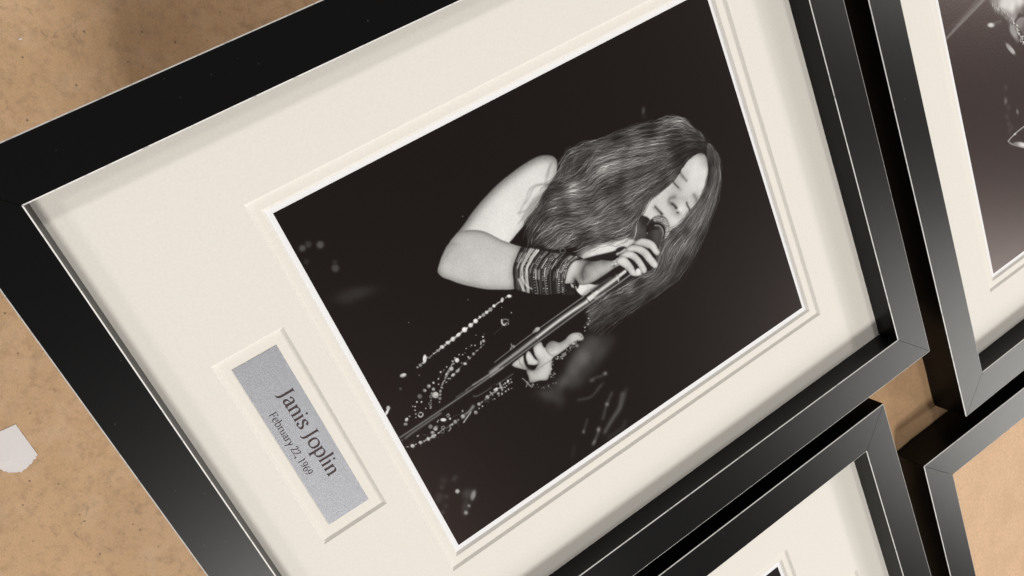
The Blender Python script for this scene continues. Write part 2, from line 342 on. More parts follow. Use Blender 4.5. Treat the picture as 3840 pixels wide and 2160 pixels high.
SINGER = [
["E",114,21.2,4.1,7.4,7.6,-4.1,88,3,0.8],
["E",112.2,39.5,4.1,7.4,7.7,-4.1,62,3,0.8],
["E",127.9,65.9,4.6,8.4,8.6,-4.6,92,3,0.8],
["E",150.2,13.4,3.3,5.9,6.2,-3.3,48,3,0.8],
["E",202.6,71.6,4.9,8.6,8.8,-4.6,78,3,0.8],
["E",187.5,77.5,3.1,5.5,5.7,-3,50,3,0.8],
["E",290.7,87.7,14.1,43.1,14.9,-4.2,52,16,0.8],
["E",293.5,55.8,11,18.6,9.7,-5.1,46,10,0.6],
["E",234.8,1105.8,2.5,4,7.6,-4.8,88,5,0.8],
["E",253.9,1102.9,1.8,3.9,2.5,-1.1,50,5,0.7],
["E",1012.4,99.5,12,16.2,14,-6.8,66,8,0.8],
["E",1044.7,71.9,8.5,8.1,20.3,-14.8,60,9,0.7],
["E",1025.4,109.9,6,5,11.7,-10.4,135,4,1],
["E",1048.2,83.6,2.6,3.5,3.9,-1.9,140,3,1],
["E",1062.4,65.7,3.7,4.9,5.5,-2.7,150,3,1],
["E",982.7,73.7,4.1,5.5,6.1,-3,180,2.5,1],
["E",941.9,81.9,3.5,4.8,5.3,-2.6,62,6,0.85],
["E",937.4,89.8,2.5,3.5,3.8,-1.9,58,6,0.85],
["E",925.7,52.7,6.5,8.9,9.8,-4.8,44,6,0.85],
["E",941.6,39.3,3.5,4.8,5.3,-2.6,60,6,0.85],
["E",963.6,20.1,6.6,8.8,9.9,-4.9,52,6,0.85],
["E",972.4,11.1,5.1,6.8,7.6,-3.8,48,6,0.85],
["E",976.8,37.7,2.8,3.8,4.2,-2.1,66,6,0.85],
["E",1002.5,23.2,2.6,3.4,3.8,-1.9,62,6,0.85],
["E",1015.8,5.9,2.6,3.4,3.8,-1.9,80,6,0.85],
["S",[1027,686,1061,658,1080,622,1105,579],9.6,5.8,100,0.75,6],
["S",[1017,704,1042,677],4.8,4.8,60,0.7,6],
["S",[999,652,1022,623,1059,591],4.3,4.3,78,0.8,5],
["E",1023.2,622.9,3.3,5,4.9,-2.2,120,4,1],
["S",[1082,565,1100,549,1117,526],4.8,4.8,84,0.8,5],
["E",1084.3,561.3,3.1,4.5,5.8,-2.6,125,4,1],
["E",1114.7,530.8,3.7,2.9,5.3,-5.6,100,4,1],
["S",[1030,540,1061,512],3.8,3.8,62,0.8,4],
["E",1059,513,2.5,3.6,4.9,-2.2,95,3,1],
["S",[1119,655,1130,639,1132,586],6.8,6.8,64,0.6,8],
["S",[952,630,967,584,951,541],4.2,4.2,66,0.8,4],
["S",[1088,462,1110,447],4.7,4.7,50,0.6,6],
["S",[925,659,924,641,918,622,919,605],3.7,3.7,74,0.8,5],
["E",924.9,658.9,2.9,4.6,4.4,-1.9,115,4,1],
["E",918.5,609,3.2,4.9,3.6,-1.6,86,5,1],
["S",[951,642,954,612],2.3,2.3,54,0.7,5],
["P",[792,613,779,658,797,694,830,735,842,735,862,702,882,657,900,604,913,572,904,516,929,500,943,467,911,442,869,426,837,416,864,472,851,493,836,525,814,565],[805,651,70,829,706,48,852,670,62,836,612,96,875,633,50,850,567,84,888,594,48,866,521,80,900,545,60,875,492,60,827,519,34,863,454,72,904,485,56,922,452,24,904,516,26,880,426,36],13,1,1],
["S",[844,472,879,487,921,488],6.2,6.2,44,0.5,8],
["P",[253,776,241,780,231,779,222,773,213,761,205,743,201,722,201,694,203,665,207,636,212,604,219,573,228,544,237,517,247,492,256,472,264,457,271,443,276,431,282,418,288,404,292,391,299,379,304,368,313,356,324,342,336,330,348,319,355,316,365,318,378,325,392,338,410,353,428,371,445,390,463,411,479,433,494,458,507,480,515,496,513,502,490,510,471,516,454,526,440,540,429,553,421,563,416,573,403,560,387,544,380,559,373,576,367,593,360,611,350,634,340,657,329,681,315,704,303,724,294,740,280,758,266,769],[227,759,216,223,725,222,230,676,222,236,626,220,251,574,220,263,534,218,287,580,228,282,491,212,315,532,226,336,591,226,351,526,230,303,481,220,295,657,222,268,705,222,261,751,200,331,664,196,344,618,212],1.4,1,1,[0.62,13,10,0]],
["P",[282,418,286,436,298,459,307,475,320,489,335,502,350,513,367,526,385,543,403,560,416,573,421,563,429,553,440,540,454,526,471,516,490,510,513,502,515,496,507,480,494,458,479,433,463,411,445,390,428,371,410,353,392,338,378,325,365,318,355,316,348,319,336,330,324,342,313,356,304,368,299,379,292,391,287,404],[294,423,182,316,464,186,361,499,190,409,534,192,313,392,178,330,423,192,335,372,186,358,337,194,384,442,198,446,493,202,380,377,196,438,439,200,475,503,196,468,448,194,428,398,190],1.2,1,1,[0.5,11,0,0]],
["S",[291,442,298,459,308,474,320,489,336,502,351,513,368,525,386,542],1.6,1.2,112,0.75,2],
["S",[304,372,305,387,310,398],1.7,1.7,120,0.5,4],
["S",[325,359,319,371,318,378],2.3,2.3,140,0.5,6],
["E",357.8,457,0.4,0.7,0.7,-0.3,120,1,1],
["E",247.7,450,1.3,0.6,0.3,-0.9,170,1,1],
["S",[293,755,291,730,280,711,273,690,275,669,285,655,298,642,310,624,323,609],1.8,0.8,128,0.55,3],
["S",[294,740,284,716,276,687,284,669,297,654,305,636],1.8,0.8,128,0.55,3],
["S",[295,725,309,700,307,668,322,642,332,621,345,608],1.8,0.8,128,0.55,3],
["S",[302,713,313,679,329,648,345,629],1.8,0.8,128,0.55,3],
["S",[239,758,256,741,271,727,291,716],1.8,0.8,128,0.55,3],
["S",[235,767,251,748,269,733],1.8,0.8,128,0.55,3],
["S",[313,696,317,658,325,632,320,606],1.8,0.8,128,0.55,3],
["S",[329,681,332,642,341,612,348,593],1.8,0.8,128,0.55,3],
["P",[291,716,293,729,312,708,326,683,342,647,356,617,344,615,322,642,307,673],140,6,0.55,1],
["P",[525,717,515,746,516,776,525,818,539,852,547,885,549,913,536,937,521,969,541,993,554,1001,565,982,587,971,603,977,608,970,594,944,594,917,593,886,581,844,571,808,562,776,553,739,539,718],[528,723,60,523,755,110,528,791,100,542,836,120,553,882,120,557,915,70,576,912,90,555,934,120,544,952,96,547,971,30,546,991,34,534,982,40,573,953,74,589,962,60,584,935,66,580,918,60,547,757,200,562,827,210,570,875,210],3,1,1],
["P",[537,739,536,767,538,796,543,830,552,857,559,880,559,904,571,909,589,925,591,916,592,887,583,877,579,858,580,845,570,808,561,776,551,740],[542,744,180,546,772,220,556,819,222,564,864,218,570,901,212,588,917,190,563,902,190],3,1,1],
["P",[615,694,622,709,630,725,646,749,650,747,652,726,653,692,622,678],[630,700,228,641,731,215,650,693,225],1.2,1,1],
["S",[630,720,639,715,645,709],1.3,1.3,190,0.8,3],
["S",[637,732,643,726],1.3,1.3,190,0.8,3],
["P",[491,996,488,1026,484,1055,480,1083,474,1112,464,1138,455,1156,446,1175,441,1197,438,1219,442,1240,452,1258,470,1265,488,1264,509,1258,528,1250,550,1233,572,1210,587,1189,591,1179,597,1161,600,1143,611,1135,621,1117,627,1098,630,1077,630,1058,628,1041,606,1019,573,1006,548,997,536,989,521,972,516,964,509,982,495,996],[447,1238,190,462,1254,165,484,1256,180,468,1224,222,455,1196,205,505,1237,226,491,1201,226,526,1245,205,542,1217,222,467,1170,200,470,1149,176,485,1160,176,511,1179,218,482,1131,180,495,1131,172,506,1151,206,515,1136,170,484,1103,206,490,1066,212,494,1029,196,532,1151,210,540,1181,218,563,1203,208,547,1159,196,566,1176,168,521,1120,190,527,1088,205,530,1103,150,548,1109,176,552,1135,192,512,1010,214,519,989,200,542,1014,214,536,1035,180,535,1054,214,556,1067,218,573,1054,208,545,1087,178,562,1092,172,568,1116,225,587,1103,176,585,1090,176,587,1125,216,580,1139,190,587,1153,206,606,1131,196,609,1105,206,593,1079,220,615,1084,202,620,1062,196,621,1046,170,612,1115,180],1.6,1,1],
["S",[465,1155,478,1158,490,1163,502,1168],3,1.8,70,0.8,4],
["S",[476,1121,487,1123,497,1127,508,1132],2.7,1.6,28,0.95,2.2],
["S",[471,1119,481,1123,492,1128],3.7,3.7,150,0.45,6],
["S",[508,1132,517,1136],2.1,2.1,120,0.5,4],
["S",[557,1177,570,1180,581,1178],4.2,4.2,96,0.7,5],
["S",[567,1142,579,1142,589,1144,598,1142],2.6,1.9,30,0.95,2.2],
["S",[553,1142,563,1144,575,1144],2.8,2.8,150,0.4,6],
["S",[537,1084,528,1085,525,1094,529,1109],3.5,3.5,80,0.75,5],
["S",[531,1111,543,1128,550,1133],2.8,2.8,160,0.45,6],
["S",[543,1090,552,1096,562,1100],3.9,3.2,24,0.95,3],
["E",564.3,1100.1,1.8,3.4,2.9,-1.2,24,3,1],
["E",579.9,1100,2.3,4.3,2.9,-1.2,30,3,1],
["S",[580,1091,586,1095,589,1105],2.1,2.1,130,0.5,4],
["S",[537,1085,552,1087,571,1092],3.2,3.2,140,0.6,6],
["E",575.1,1114.8,5.7,5.9,5.7,-6.1,232,8,0.8],
["S",[523,1031,533,1035,544,1040,553,1044,560,1047],2.5,3,36,0.92,2.5],
["S",[524,1026,535,1032,551,1039],3.6,3.6,130,0.55,5],
["S",[539,1063,555,1065,569,1061],2.8,2.8,190,0.5,6],
["E",555.9,1043.9,5.8,2.3,0.5,-2.8,44,3,0.85],
["E",561,1047.4,0.9,1.8,1.5,-0.6,235,2,1],
["S",[591,1074,606,1081],4.2,4.2,226,0.6,8],
["H",0],
["P",[586,969,568,980,554,998,551,1020,558,1039,574,1054,594,1058,611,1055,629,1043,636,1028,635,1010,626,1003,606,992,594,978],[564,988,36,561,1027,70,597,1050,110,626,1038,120,630,1020,110,586,1000,30,586,987,34],1.2,1,1],
["E",563.5,1012.2,0.9,2,1,-0.3,199,1,0.95],
["E",560.7,1011.9,0.5,2.1,1.1,-0.1,189,1,0.95],
["E",556.9,1011.5,0.8,2.1,1,-0.2,212,1,0.95],
["E",552.5,1011,1.6,1.5,0.7,-0.8,235,1,0.95],
["E",564.3,1015.4,0.5,2.1,1.1,-0.1,214,1,0.95],
["E",560.3,1015.4,0.5,2.1,1.1,-0.1,234,1,0.95],
["E",556.3,1015.4,1.7,1.5,0.6,-0.8,172,1,0.95],
["E",561.1,1019.1,0.9,2,1,-0.3,169,1,0.95],
["E",557,1019.6,1.5,1.7,0.8,-0.7,164,1,0.95],
["E",553.8,1019.9,0.9,2,1,-0.3,172,1,0.95],
["E",565.4,1021.9,0.8,2.1,1,-0.2,198,1,0.95],
["E",562.9,1022.5,1.6,1.6,0.7,-0.8,158,1,0.95],
["E",558.8,1023.5,1.7,1.4,0.6,-0.9,188,1,0.95],
["E",555,1024.4,1.4,1.7,0.8,-0.7,220,1,0.95],
["E",566.9,1024.9,1.4,1.8,0.8,-0.6,171,1,0.95],
["E",564.2,1025.9,1,2,1,-0.4,210,1,0.95],
["E",557.1,1028.7,1.5,1.7,0.8,-0.7,186,1,0.95],
["E",568.7,1027.9,1.5,1.7,0.8,-0.7,244,1,0.95],
["E",562.2,1031.3,1.3,1.9,0.9,-0.5,188,1,0.95],
["E",559.3,1032.9,1.1,2,1,-0.4,180,1,0.95],
["E",571.3,1030.2,1.7,1.4,0.6,-0.9,210,1,0.95],
["E",567.4,1033,0.7,2.1,1.1,-0.2,244,1,0.95],
["E",572.7,1033.5,1.2,1.9,0.9,-0.5,163,1,0.95],
["E",570.7,1035.4,0.6,2.1,1.1,-0.1,203,1,0.95],
["E",567.5,1038.4,0.5,2.1,1.1,-0.1,192,1,0.95],
["E",575.8,1035.4,1.2,1.9,0.9,-0.5,235,1,0.95],
["E",573.4,1038.2,1,2,1,-0.3,232,1,0.95],
["E",570.9,1041.3,1.5,1.7,0.8,-0.7,206,1,0.95],
["E",568.9,1043.8,0.4,2.1,1.1,-0,216,1,0.95],
["E",572.7,1046.8,1,2,1,-0.4,183,1,0.95],
["E",581.4,1039.3,1.7,1.4,0.6,-0.9,225,1,0.95],
["E",579.9,1042.5,1.6,1.6,0.7,-0.8,182,1,0.95],
["E",578.5,1045.6,1.5,1.7,0.8,-0.7,198,1,0.95],
["E",576.9,1049.3,0.5,2.1,1.1,-0.1,197,1,0.95],
["E",584.6,1040.3,1.6,1.6,0.7,-0.8,195,1,0.95],
["E",583.5,1043.7,1.4,1.8,0.9,-0.6,197,1,0.95],
["E",582.2,1048.2,1.2,1.9,0.9,-0.5,203,1,0.95],
["E",581.2,1051.5,1.5,1.8,0.8,-0.7,202,1,0.95],
["E",587.7,1041.6,1.8,1.4,0.6,-0.9,221,1,0.95],
["E",587,1045.4,0.5,2.1,1.1,-0,175,1,0.95],
["E",586.5,1048.7,0.7,2.1,1.1,-0.2,232,1,0.95],
["E",585.7,1053.2,0.7,2.1,1.1,-0.2,156,1,0.95],
["E",590.9,1043.1,1.2,2,0.9,-0.5,202,1,0.95],
["E",590.7,1046.2,0.8,2.1,1.1,-0.2,238,1,0.95],
["E",590.5,1050.6,1,2,1,-0.3,168,1,0.95],
["E",590.4,1053.5,0.7,2.1,1.1,-0.2,185,1,0.95],
["E",594.4,1046.6,1.8,1.4,0.6,-0.9,207,1,0.95],
["E",594.7,1051.4,1.7,1.5,0.6,-0.9,208,1,0.95],
["E",594.9,1054.1,1.6,1.7,0.7,-0.7,188,1,0.95],
["E",597.4,1043,0.6,2.1,1.1,-0.1,198,1,0.95],
["E",598.2,1047.5,1.1,2,1,-0.4,196,1,0.95],
["E",599,1051.6,1.1,2,1,-0.4,234,1,0.95],
["E",599.5,1054.6,0.9,2.1,1,-0.3,156,1,0.95],
["E",601.8,1046.8,0.7,2.1,1.1,-0.2,152,1,0.95],
["E",604,1054.1,1.1,2,1,-0.4,161,1,0.95],
["E",605,1045.3,0.9,2.1,1,-0.3,215,1,0.95],
["E",606.8,1049.6,1.8,1.4,0.6,-0.9,235,1,0.95],
["E",608.2,1052.7,1.1,2,1,-0.4,167,1,0.95],
["E",606.8,1041.5,1,2,1,-0.3,168,1,0.95],
["E",608.6,1044.6,1.6,1.6,0.7,-0.8,215,1,0.95],
["E",610.5,1048.1,1,2,1,-0.4,156,1,0.95],
["E",612.9,1052.4,1.4,1.8,0.9,-0.6,203,1,0.95],
["E",609.5,1039.9,1,2,1,-0.3,175,1,0.95],
["E",612.1,1043.6,0.7,2.1,1.1,-0.1,241,1,0.95],
["E",614.3,1046.9,1.7,1.5,0.6,-0.8,195,1,0.95],
["E",616.1,1049.4,1,2,1,-0.3,174,1,0.95],
["E",612.2,1038.5,0.4,2.1,1.1,-0,225,1,0.95],
["E",615.1,1041.8,0.8,2.1,1.1,-0.2,214,1,0.95],
["E",616.8,1038.5,1.7,1.6,0.7,-0.8,173,1,0.95],
["E",622.7,1044.1,0.4,2.1,1.1,-0,228,1,0.95],
["E",619.1,1036,1.8,1.4,0.6,-0.9,169,1,0.95],
["E",622.5,1038.7,0.9,2.1,1,-0.3,204,1,0.95],
["E",626.2,1041.5,0.6,2.1,1.1,-0.1,207,1,0.95],
["E",618.2,1031.4,1.4,1.8,0.8,-0.6,197,1,0.95],
["E",621,1033.2,0.5,2.1,1.1,-0.1,199,1,0.95],
["E",627.9,1037.5,0.8,2.1,1.1,-0.3,206,1,0.95],
["E",619.4,1028.6,1.6,1.6,0.7,-0.8,235,1,0.95],
["E",622.5,1030.1,0.6,2.1,1.1,-0.1,206,1,0.95],
["E",626.7,1032.1,1.6,1.7,0.8,-0.7,200,1,0.95],
["E",620.7,1025.7,0.5,2.1,1.1,-0.1,174,1,0.95],
["E",623.6,1026.8,0.9,2.1,1,-0.3,154,1,0.95],
["E",631.8,1029.8,1.2,2,1,-0.4,237,1,0.95],
["S",[553,1014,559,1030,569,1045,579,1055],0.9,0.9,90,0.7,1.2],
["S",[556,1014,562,1030,573,1045,582,1055],0.9,0.9,205,0.7,1.2],
["S",[559,1014,566,1030,577,1046,585,1055],0.9,0.9,90,0.7,1.2],
["S",[562,1014,569,1030,580,1046,589,1055],0.9,0.9,205,0.7,1.2],
["S",[565,1013,572,1029,584,1047,592,1055],0.9,0.9,90,0.7,1.2],
["S",[568,1013,575,1029,587,1047,595,1055],0.9,0.9,205,0.7,1.2],
["S",[572,1013,578,1029,591,1048,599,1055],0.9,0.9,90,0.7,1.2],
["S",[575,1013,582,1029,594,1048,602,1055],0.9,0.9,205,0.7,1.2],
["S",[578,1012,585,1028,598,1048,605,1054],0.9,0.9,90,0.7,1.2],
["S",[561,984,553,998,551,1020,559,1039,574,1054,594,1058,611,1055,629,1043],0.9,0.9,190,0.5,1.2],
["S",[585,974,576,981,570,994,573,1011,584,1025,601,1032,616,1028,627,1017],5,5,28,1,1.5],
["S",[577,1008,586,1022,601,1028,615,1026,627,1014],1.8,1.8,180,0.8,1.5],
["E",586,973.1,0.9,1.7,1.5,-0.7,190,1.5,1],
["P",[595,963,587,979,587,995,594,1010,609,1020,624,1016,636,1004,644,992,625,984,608,970,595,951],[596,975,34,594,992,50,604,1001,92,618,998,86,617,1012,52,635,1001,60,612,976,36],1.4,1,1],
["P",[550,738,559,777,569,808,580,845,577,859,582,878,593,887,598,866,594,846,600,831,588,805,577,782,566,756],30,2,1,1],
["P",[632,735,632,770,629,811,631,844,650,856,679,868,674,830,650,814,644,791,647,751],26,1.5,1,1],
["P",[536,709,552,737,570,762,578,779,584,796,603,824,607,843,601,862,594,886,607,898,621,869,630,845,629,823,631,797,632,770,632,745,627,717,615,696,599,692,593,687,601,679,587,653,574,660,557,672,545,688,537,699],[543,709,214,556,690,218,578,668,214,565,706,200,595,685,130,557,733,150,568,753,60,575,740,120,583,721,86,600,718,110,587,744,176,611,754,188,618,720,176,613,700,160,585,776,140,592,803,100,608,781,196,612,810,206,611,821,150,611,847,196,627,824,160,604,876,206,629,772,150],1.4,1,1,[0.45,6,0,0]],
["S",[568,753,570,736,580,724,591,715,605,714],3.1,1.8,50,0.7,5],
["S",[590,688,598,685],3,3,60,0.7,4],
["E",607.3,822.6,0.1,3.1,2,0.3,150,2,1],
["E",619.2,822.6,0.1,3.1,2,0.3,120,2,1],
["E",608.7,833.6,0.1,3.1,2,0.3,210,2,1],
["E",618.1,833.4,0.1,3.1,2,0.3,230,2,1],
["E",623.4,825.9,0.1,3.1,2,0.3,90,2,1],
["E",607.1,843.4,0.1,3.1,2,0.3,200,2,1],
["E",614.2,822.2,0.1,3.1,2,0.3,220,2,1],
["S",[593,850,595,864,594,880],3.6,3.6,210,0.9,2],
["S",[598,853,600,870,599,881],2,2,110,0.7,3],
["P",[592,915,590,943,602,964,620,981,637,988,652,989,665,992,671,984,668,974,656,968,639,962,631,955,617,942,602,924],[596,922,190,598,942,215,616,966,222,637,979,220,659,983,226,663,974,190,627,956,160,609,937,180],1.2,1,1,[0.5,4,0,0]],
["P",[593,887,595,911,612,936,636,953,661,961,684,968,699,970,706,962,702,952,689,944,669,936,643,928,620,911,606,888],[599,897,210,609,924,212,629,942,218,654,953,222,684,959,224,698,962,226,687,947,180,642,931,160,613,909,200],1.2,1,1,[0.5,4,0,0]],
["S",[636,960,652,965,666,970],2.1,2.1,34,0.9,2],
["S",[599,916,611,934],1.6,1.6,150,0.7,3],
["P",[605,857,602,885,619,907,645,919,670,925,691,927,700,920,696,908,682,904,658,900,632,888,617,870],[609,872,214,618,894,216,642,910,218,668,918,222,691,919,228,681,907,170,642,897,165],1.2,1,1,[0.5,4,0,0]],
["P",[648,926,669,936,683,941,684,932,667,929],40,2,0.9,1],
["P",[613,838,608,853,615,871,635,881,658,887,679,890,694,904,699,905,696,890,682,869,664,863,646,855,626,842],[616,847,212,624,865,218,644,875,220,672,881,218,692,891,220,657,864,170,653,882,190],1.2,1,1,[0.5,4,0,0]],
["P",[630,884,648,894,664,898,673,897,671,889,651,888],36,2,0.95,1],
["P",[674,890,674,902,692,905,690,890],224,1.5,1,1],
["P",[655,695,683,767,720,319,684,336],22,1.2,0.97,0],
["S",[656,693,665,562,674,449,685,350],1.8,1.1,150,0.85,1.3],
["S",[676,701,679,606,689,502,697,426,706,326],6.7,4,190,0.9,4],
["S",[676,698,680,605,690,502],2.2,1.8,235,0.9,2],
["S",[685,762,692,651,704,496,718,320],2.9,2,140,0.85,1.8],
["S",[672,723,673,705],8,8,228,0.95,2.5],
["S",[664,698,685,704],1.6,1.6,20,0.8,1.5],
["S",[670,737,672,731],7.2,7.2,235,0.95,2.5],
["S",[663,724,682,732],1.8,1.8,40,0.9,1.5],
["S",[658,853,660,831],5.5,5.5,226,0.95,2],
["S",[663,820,666,781,670,733],7.2,7.2,225,0.95,4],
["S",[671,821,675,778,677,735],2.5,2.5,70,0.9,2],
["S",[654,821,662,822,674,821],1.8,1.8,215,0.95,1.5],
["S",[645,818,656,820],1.1,1.1,60,0.9,1],
["S",[677,866,682,800,684,727],2.5,2.5,160,0.85,1.6],
["S",[650,801,650,763,652,726],2.7,2.7,90,0.8,3],
["S",[648,748,649,712,651,691],3.6,3.6,120,0.7,4],
["S",[658,723,669,726,682,723],1.6,1.6,140,0.8,2],
["S",[670,707,669,726],5.3,5.3,225,0.9,3],
["S",[708,356,711,260,713,236],1.9,1.9,120,0.85,1.6],
["S",[714,238,715,201],1.9,1.9,110,0.7,2],
["S",[714,365,720,256,724,139,727,48,728,3],2.3,1.9,150,0.85,2],
["S",[732,138,734,89,736,43,739,16],2.7,2.7,140,0.75,2.5],
["S",[709,351,710,308,710,261],2.3,2.3,175,0.6,2],
["P",[669,494,663,505,661,515,667,522,673,518,674,507],[664,514,190,670,499,120],1.2,1,1],
["P",[714,476,708,493,710,508,724,508,735,513,744,541,749,564,769,580,776,550,778,522,788,512,809,502,822,488,831,474,819,452,808,423,787,425,768,427,765,433,778,449,772,464,759,474,747,472,735,471],[716,500,205,725,486,215,741,493,212,752,510,208,755,534,218,761,556,210,770,515,206,769,490,196,767,471,150,794,499,200,778,461,160,784,444,186,797,472,206,804,429,170,811,456,200,822,481,190],1.2,1,1,[0.55,6,0,0]],
["P",[728,519,725,535,731,547,745,561,746,583,742,594,742,612,753,633,766,640,778,640,781,631,774,614,772,597,775,575,777,549,775,527,761,514,740,511],[731,527,120,732,539,130,745,551,180,747,565,120,752,581,140,752,593,170,754,612,196,765,630,190,768,604,205,766,572,214,763,543,218,758,520,214],1.3,1,1,[0.5,5,0,0]],
["S",[744,517,747,538,755,559],0.9,0.9,165,0.5,2],
["S",[752,518,758,540,764,557],0.9,0.9,165,0.5,2],
["S",[743,527,747,545],0.9,0.9,165,0.5,2],
["P",[719,447,714,461,735,466,751,470,759,475,768,467,758,448,744,438],[722,455,215,741,454,222,754,463,205,746,442,190],1.2,1,1,[0.5,4,0,0]],
["P",[723,394,719,404,717,424,716,441,730,436,745,433,763,434,778,446,768,432,751,415,738,402,728,395],[725,398,190,725,413,215,722,431,205,742,424,180,740,410,170,765,433,150],1.2,1,1,[0.5,4,0,0]],
["S",[717,442,730,437,744,435,744,439,729,440,718,444],2.1,2.1,22,0.95,1.5],
["P",[716,465,716,475,734,472,750,472,744,467,731,466],24,1.5,1,1],
["S",[745,430,761,435,779,449,781,470,780,492,782,514],1.1,1.1,110,0.6,2],
["S",[721,422,733,419,752,424],1.1,1.1,90,0.6,1.5],
["S",[770,430,784,444,789,456],0.9,0.9,140,0.5,2],
["P",[416,573,429,597,445,623,467,649,482,676,494,693,516,713,541,734,549,739,540,712,546,689,560,672,576,660,586,650,597,671,613,692,624,682,628,650,605,623,599,606,580,585,563,569,548,552,537,526,516,502,490,510,471,516,454,526,440,540,429,553,421,563],30,1.2,1,1],
["S",[420,577,425,570,429,563,434,556,440,549,446,541,453,533,459,527,466,523,473,519,481,515,493,511,505,507,517,503],1.6,1.2,42,0.9,1.3],
["S",[429,563,434,556,440,549,446,541],1.2,1.2,150,0.85,1.4],
["S",[424,582,428,575,432,568,437,560,442,553,449,545,456,537,462,531,469,528,476,524,485,520,497,516,509,512,521,508],1.4,1.2,92,0.9,1.3],
["S",[432,568,437,560,442,553,449,545],1.2,1.2,190,0.85,1.4],
["S",[427,586,432,579,436,573,440,566,446,558,452,550,459,541,465,535,472,531,479,528,487,524,500,520,513,516,526,512],1.8,1.3,116,0.9,1.3],
["S",[446,558,452,550,459,541,465,535],1.2,1.2,240,0.85,1.4],
["S",[432,592,436,584,439,577,443,569,449,561,455,554,462,546,469,540,476,537,483,533,491,529,504,525,516,520,529,515],1.8,1.2,80,0.9,1.3],
["S",[439,577,443,569,449,561,455,554],1.2,1.2,205,0.85,1.4],
["S",[435,597,439,589,443,582,447,575,453,567,459,559,465,551,472,545,479,541,486,537,494,533,507,529,521,525,534,521],3.1,1.9,195,0.95,1.6],
["S",[440,603,444,595,447,588,451,580,456,572,462,563,468,554,474,548,482,545,489,542,498,538,511,533,524,529,537,524],3.1,1.9,205,0.95,1.6],
["E",443.1,606.3,1.2,2.1,1.6,-0.7,93,1,1],
["E",445.1,602.2,1.2,2.1,1.6,-0.7,72,1,1],
["E",447.1,598.1,1.2,2.1,1.6,-0.7,100,1,1],
["E",449.2,594,1.2,2.1,1.6,-0.7,46,1,1],
["E",451.2,589.9,1.2,2.1,1.6,-0.7,43,1,1],
["E",453.2,585.8,1.2,2.1,1.6,-0.7,117,1,1],
["E",455.9,581.3,1.2,2.1,1.6,-0.7,118,1,1],
["E",459,576.6,1.2,2.1,1.6,-0.7,94,1,1],
["E",462.3,571.8,1.2,2.1,1.6,-0.7,140,1,1],
["E",465.7,566.9,1.2,2.1,1.6,-0.8,47,1,1],
["E",469.1,562,1.2,2.1,1.6,-0.8,131,1,1],
["E",472.6,557.7,1.2,2.1,1.6,-0.8,42,1,1],
["E",476.3,554.3,1.2,2.1,1.6,-0.8,145,1,1],
["E",480.2,551.9,1.2,2.1,1.6,-0.8,101,1,1],
["E",484.3,550,1.2,2.1,1.6,-0.8,99,1,1],
["E",488.4,548.1,1.2,2.1,1.6,-0.8,146,1,1],
["E",492.5,546.2,1.2,2.1,1.6,-0.8,122,1,1],
["E",497.5,544.1,1.2,2.1,1.6,-0.8,123,1,1],
["E",503.2,541.8,1.2,2.1,1.6,-0.8,27,1,1],
["E",510.8,539.1,1.2,2.1,1.6,-0.8,68,1,1],
["E",518.5,536.3,1.2,2.1,1.6,-0.8,31,1,1],
["E",526.1,533.6,1.2,2.1,1.6,-0.8,45,1,1],
["E",533.8,530.8,1.2,2.1,1.6,-0.8,48,1,1],
["E",541.4,528,1.2,2.1,1.6,-0.8,132,1,1],
["S",[447,612,450,604,454,597,457,589,463,581,469,573,475,565,481,559,489,555,496,551,504,547,518,543,532,538,546,533],3.1,1.9,215,0.95,1.6],
["S",[451,617,454,610,458,602,461,594,466,586,472,577,477,568,484,561,491,558,498,555,507,551,521,547,535,542,550,537],3.1,1.9,225,0.95,1.6],
["S",[455,623,458,615,461,607,464,599,469,590,475,582,481,573,487,567,494,563,501,559,510,555,524,551,539,546,553,541],1.7,1,25,0.9,1.3],
["S",[487,567,494,563,501,559,510,555],1.2,1.2,120,0.85,1.4],
["S",[459,627,462,619,464,611,467,602,472,594,478,586,484,577,490,571,497,567,504,563,513,559,528,555,543,551,558,547],1.5,1.4,76,0.9,1.3],
["S",[478,586,484,577,490,571,497,567],1.2,1.2,190,0.85,1.4],
["S",[463,632,465,624,468,616,471,608,476,599,481,591,487,582,494,576,500,572,507,568,516,564,531,559,546,555,561,551],2.2,1.2,58,0.9,1.3],
["S",[468,616,471,608,476,599,481,591],1.3,1.3,150,0.85,1.4],
["E",467.2,638,1.2,2.1,1.6,-0.7,140,1,1],
["E",468.6,633.4,1.2,2.1,1.6,-0.7,129,1,1],
["E",470,628.8,1.2,2.1,1.6,-0.7,169,1,1],
["E",471.5,624.2,1.2,2.1,1.6,-0.7,136,1,1],
["E",472.9,619.6,1.2,2.1,1.6,-0.7,175,1,1],
["E",474.3,615,1.2,2.1,1.6,-0.7,171,1,1],
["E",476.7,610.2,1.2,2.1,1.6,-0.7,109,1,1],
["E",479.4,605.3,1.2,2.1,1.6,-0.7,153,1,1],
["E",482.6,600.3,1.2,2.1,1.6,-0.7,146,1,1],
["E",485.7,595.3,1.2,2.1,1.6,-0.8,187,1,1],
["E",488.9,590.3,1.2,2.1,1.6,-0.8,106,1,1],
["E",492.2,585.8,1.2,2.1,1.6,-0.8,117,1,1],
["E",495.8,582.2,1.2,2.1,1.6,-0.8,162,1,1],
["E",499.5,579.3,1.2,2.1,1.6,-0.8,148,1,1],
["E",503.3,577,1.2,2.1,1.6,-0.8,181,1,1],
["E",507.2,574.7,1.2,2.1,1.6,-0.8,138,1,1],
["E",511.1,572.4,1.2,2.1,1.6,-0.8,121,1,1],
["E",516.1,570,1.2,2.1,1.6,-0.8,216,1,1],
["E",522.2,567.7,1.2,2.1,1.6,-0.8,127,1,1],
["E",530.6,565.2,1.2,2.1,1.6,-0.8,114,1,1],
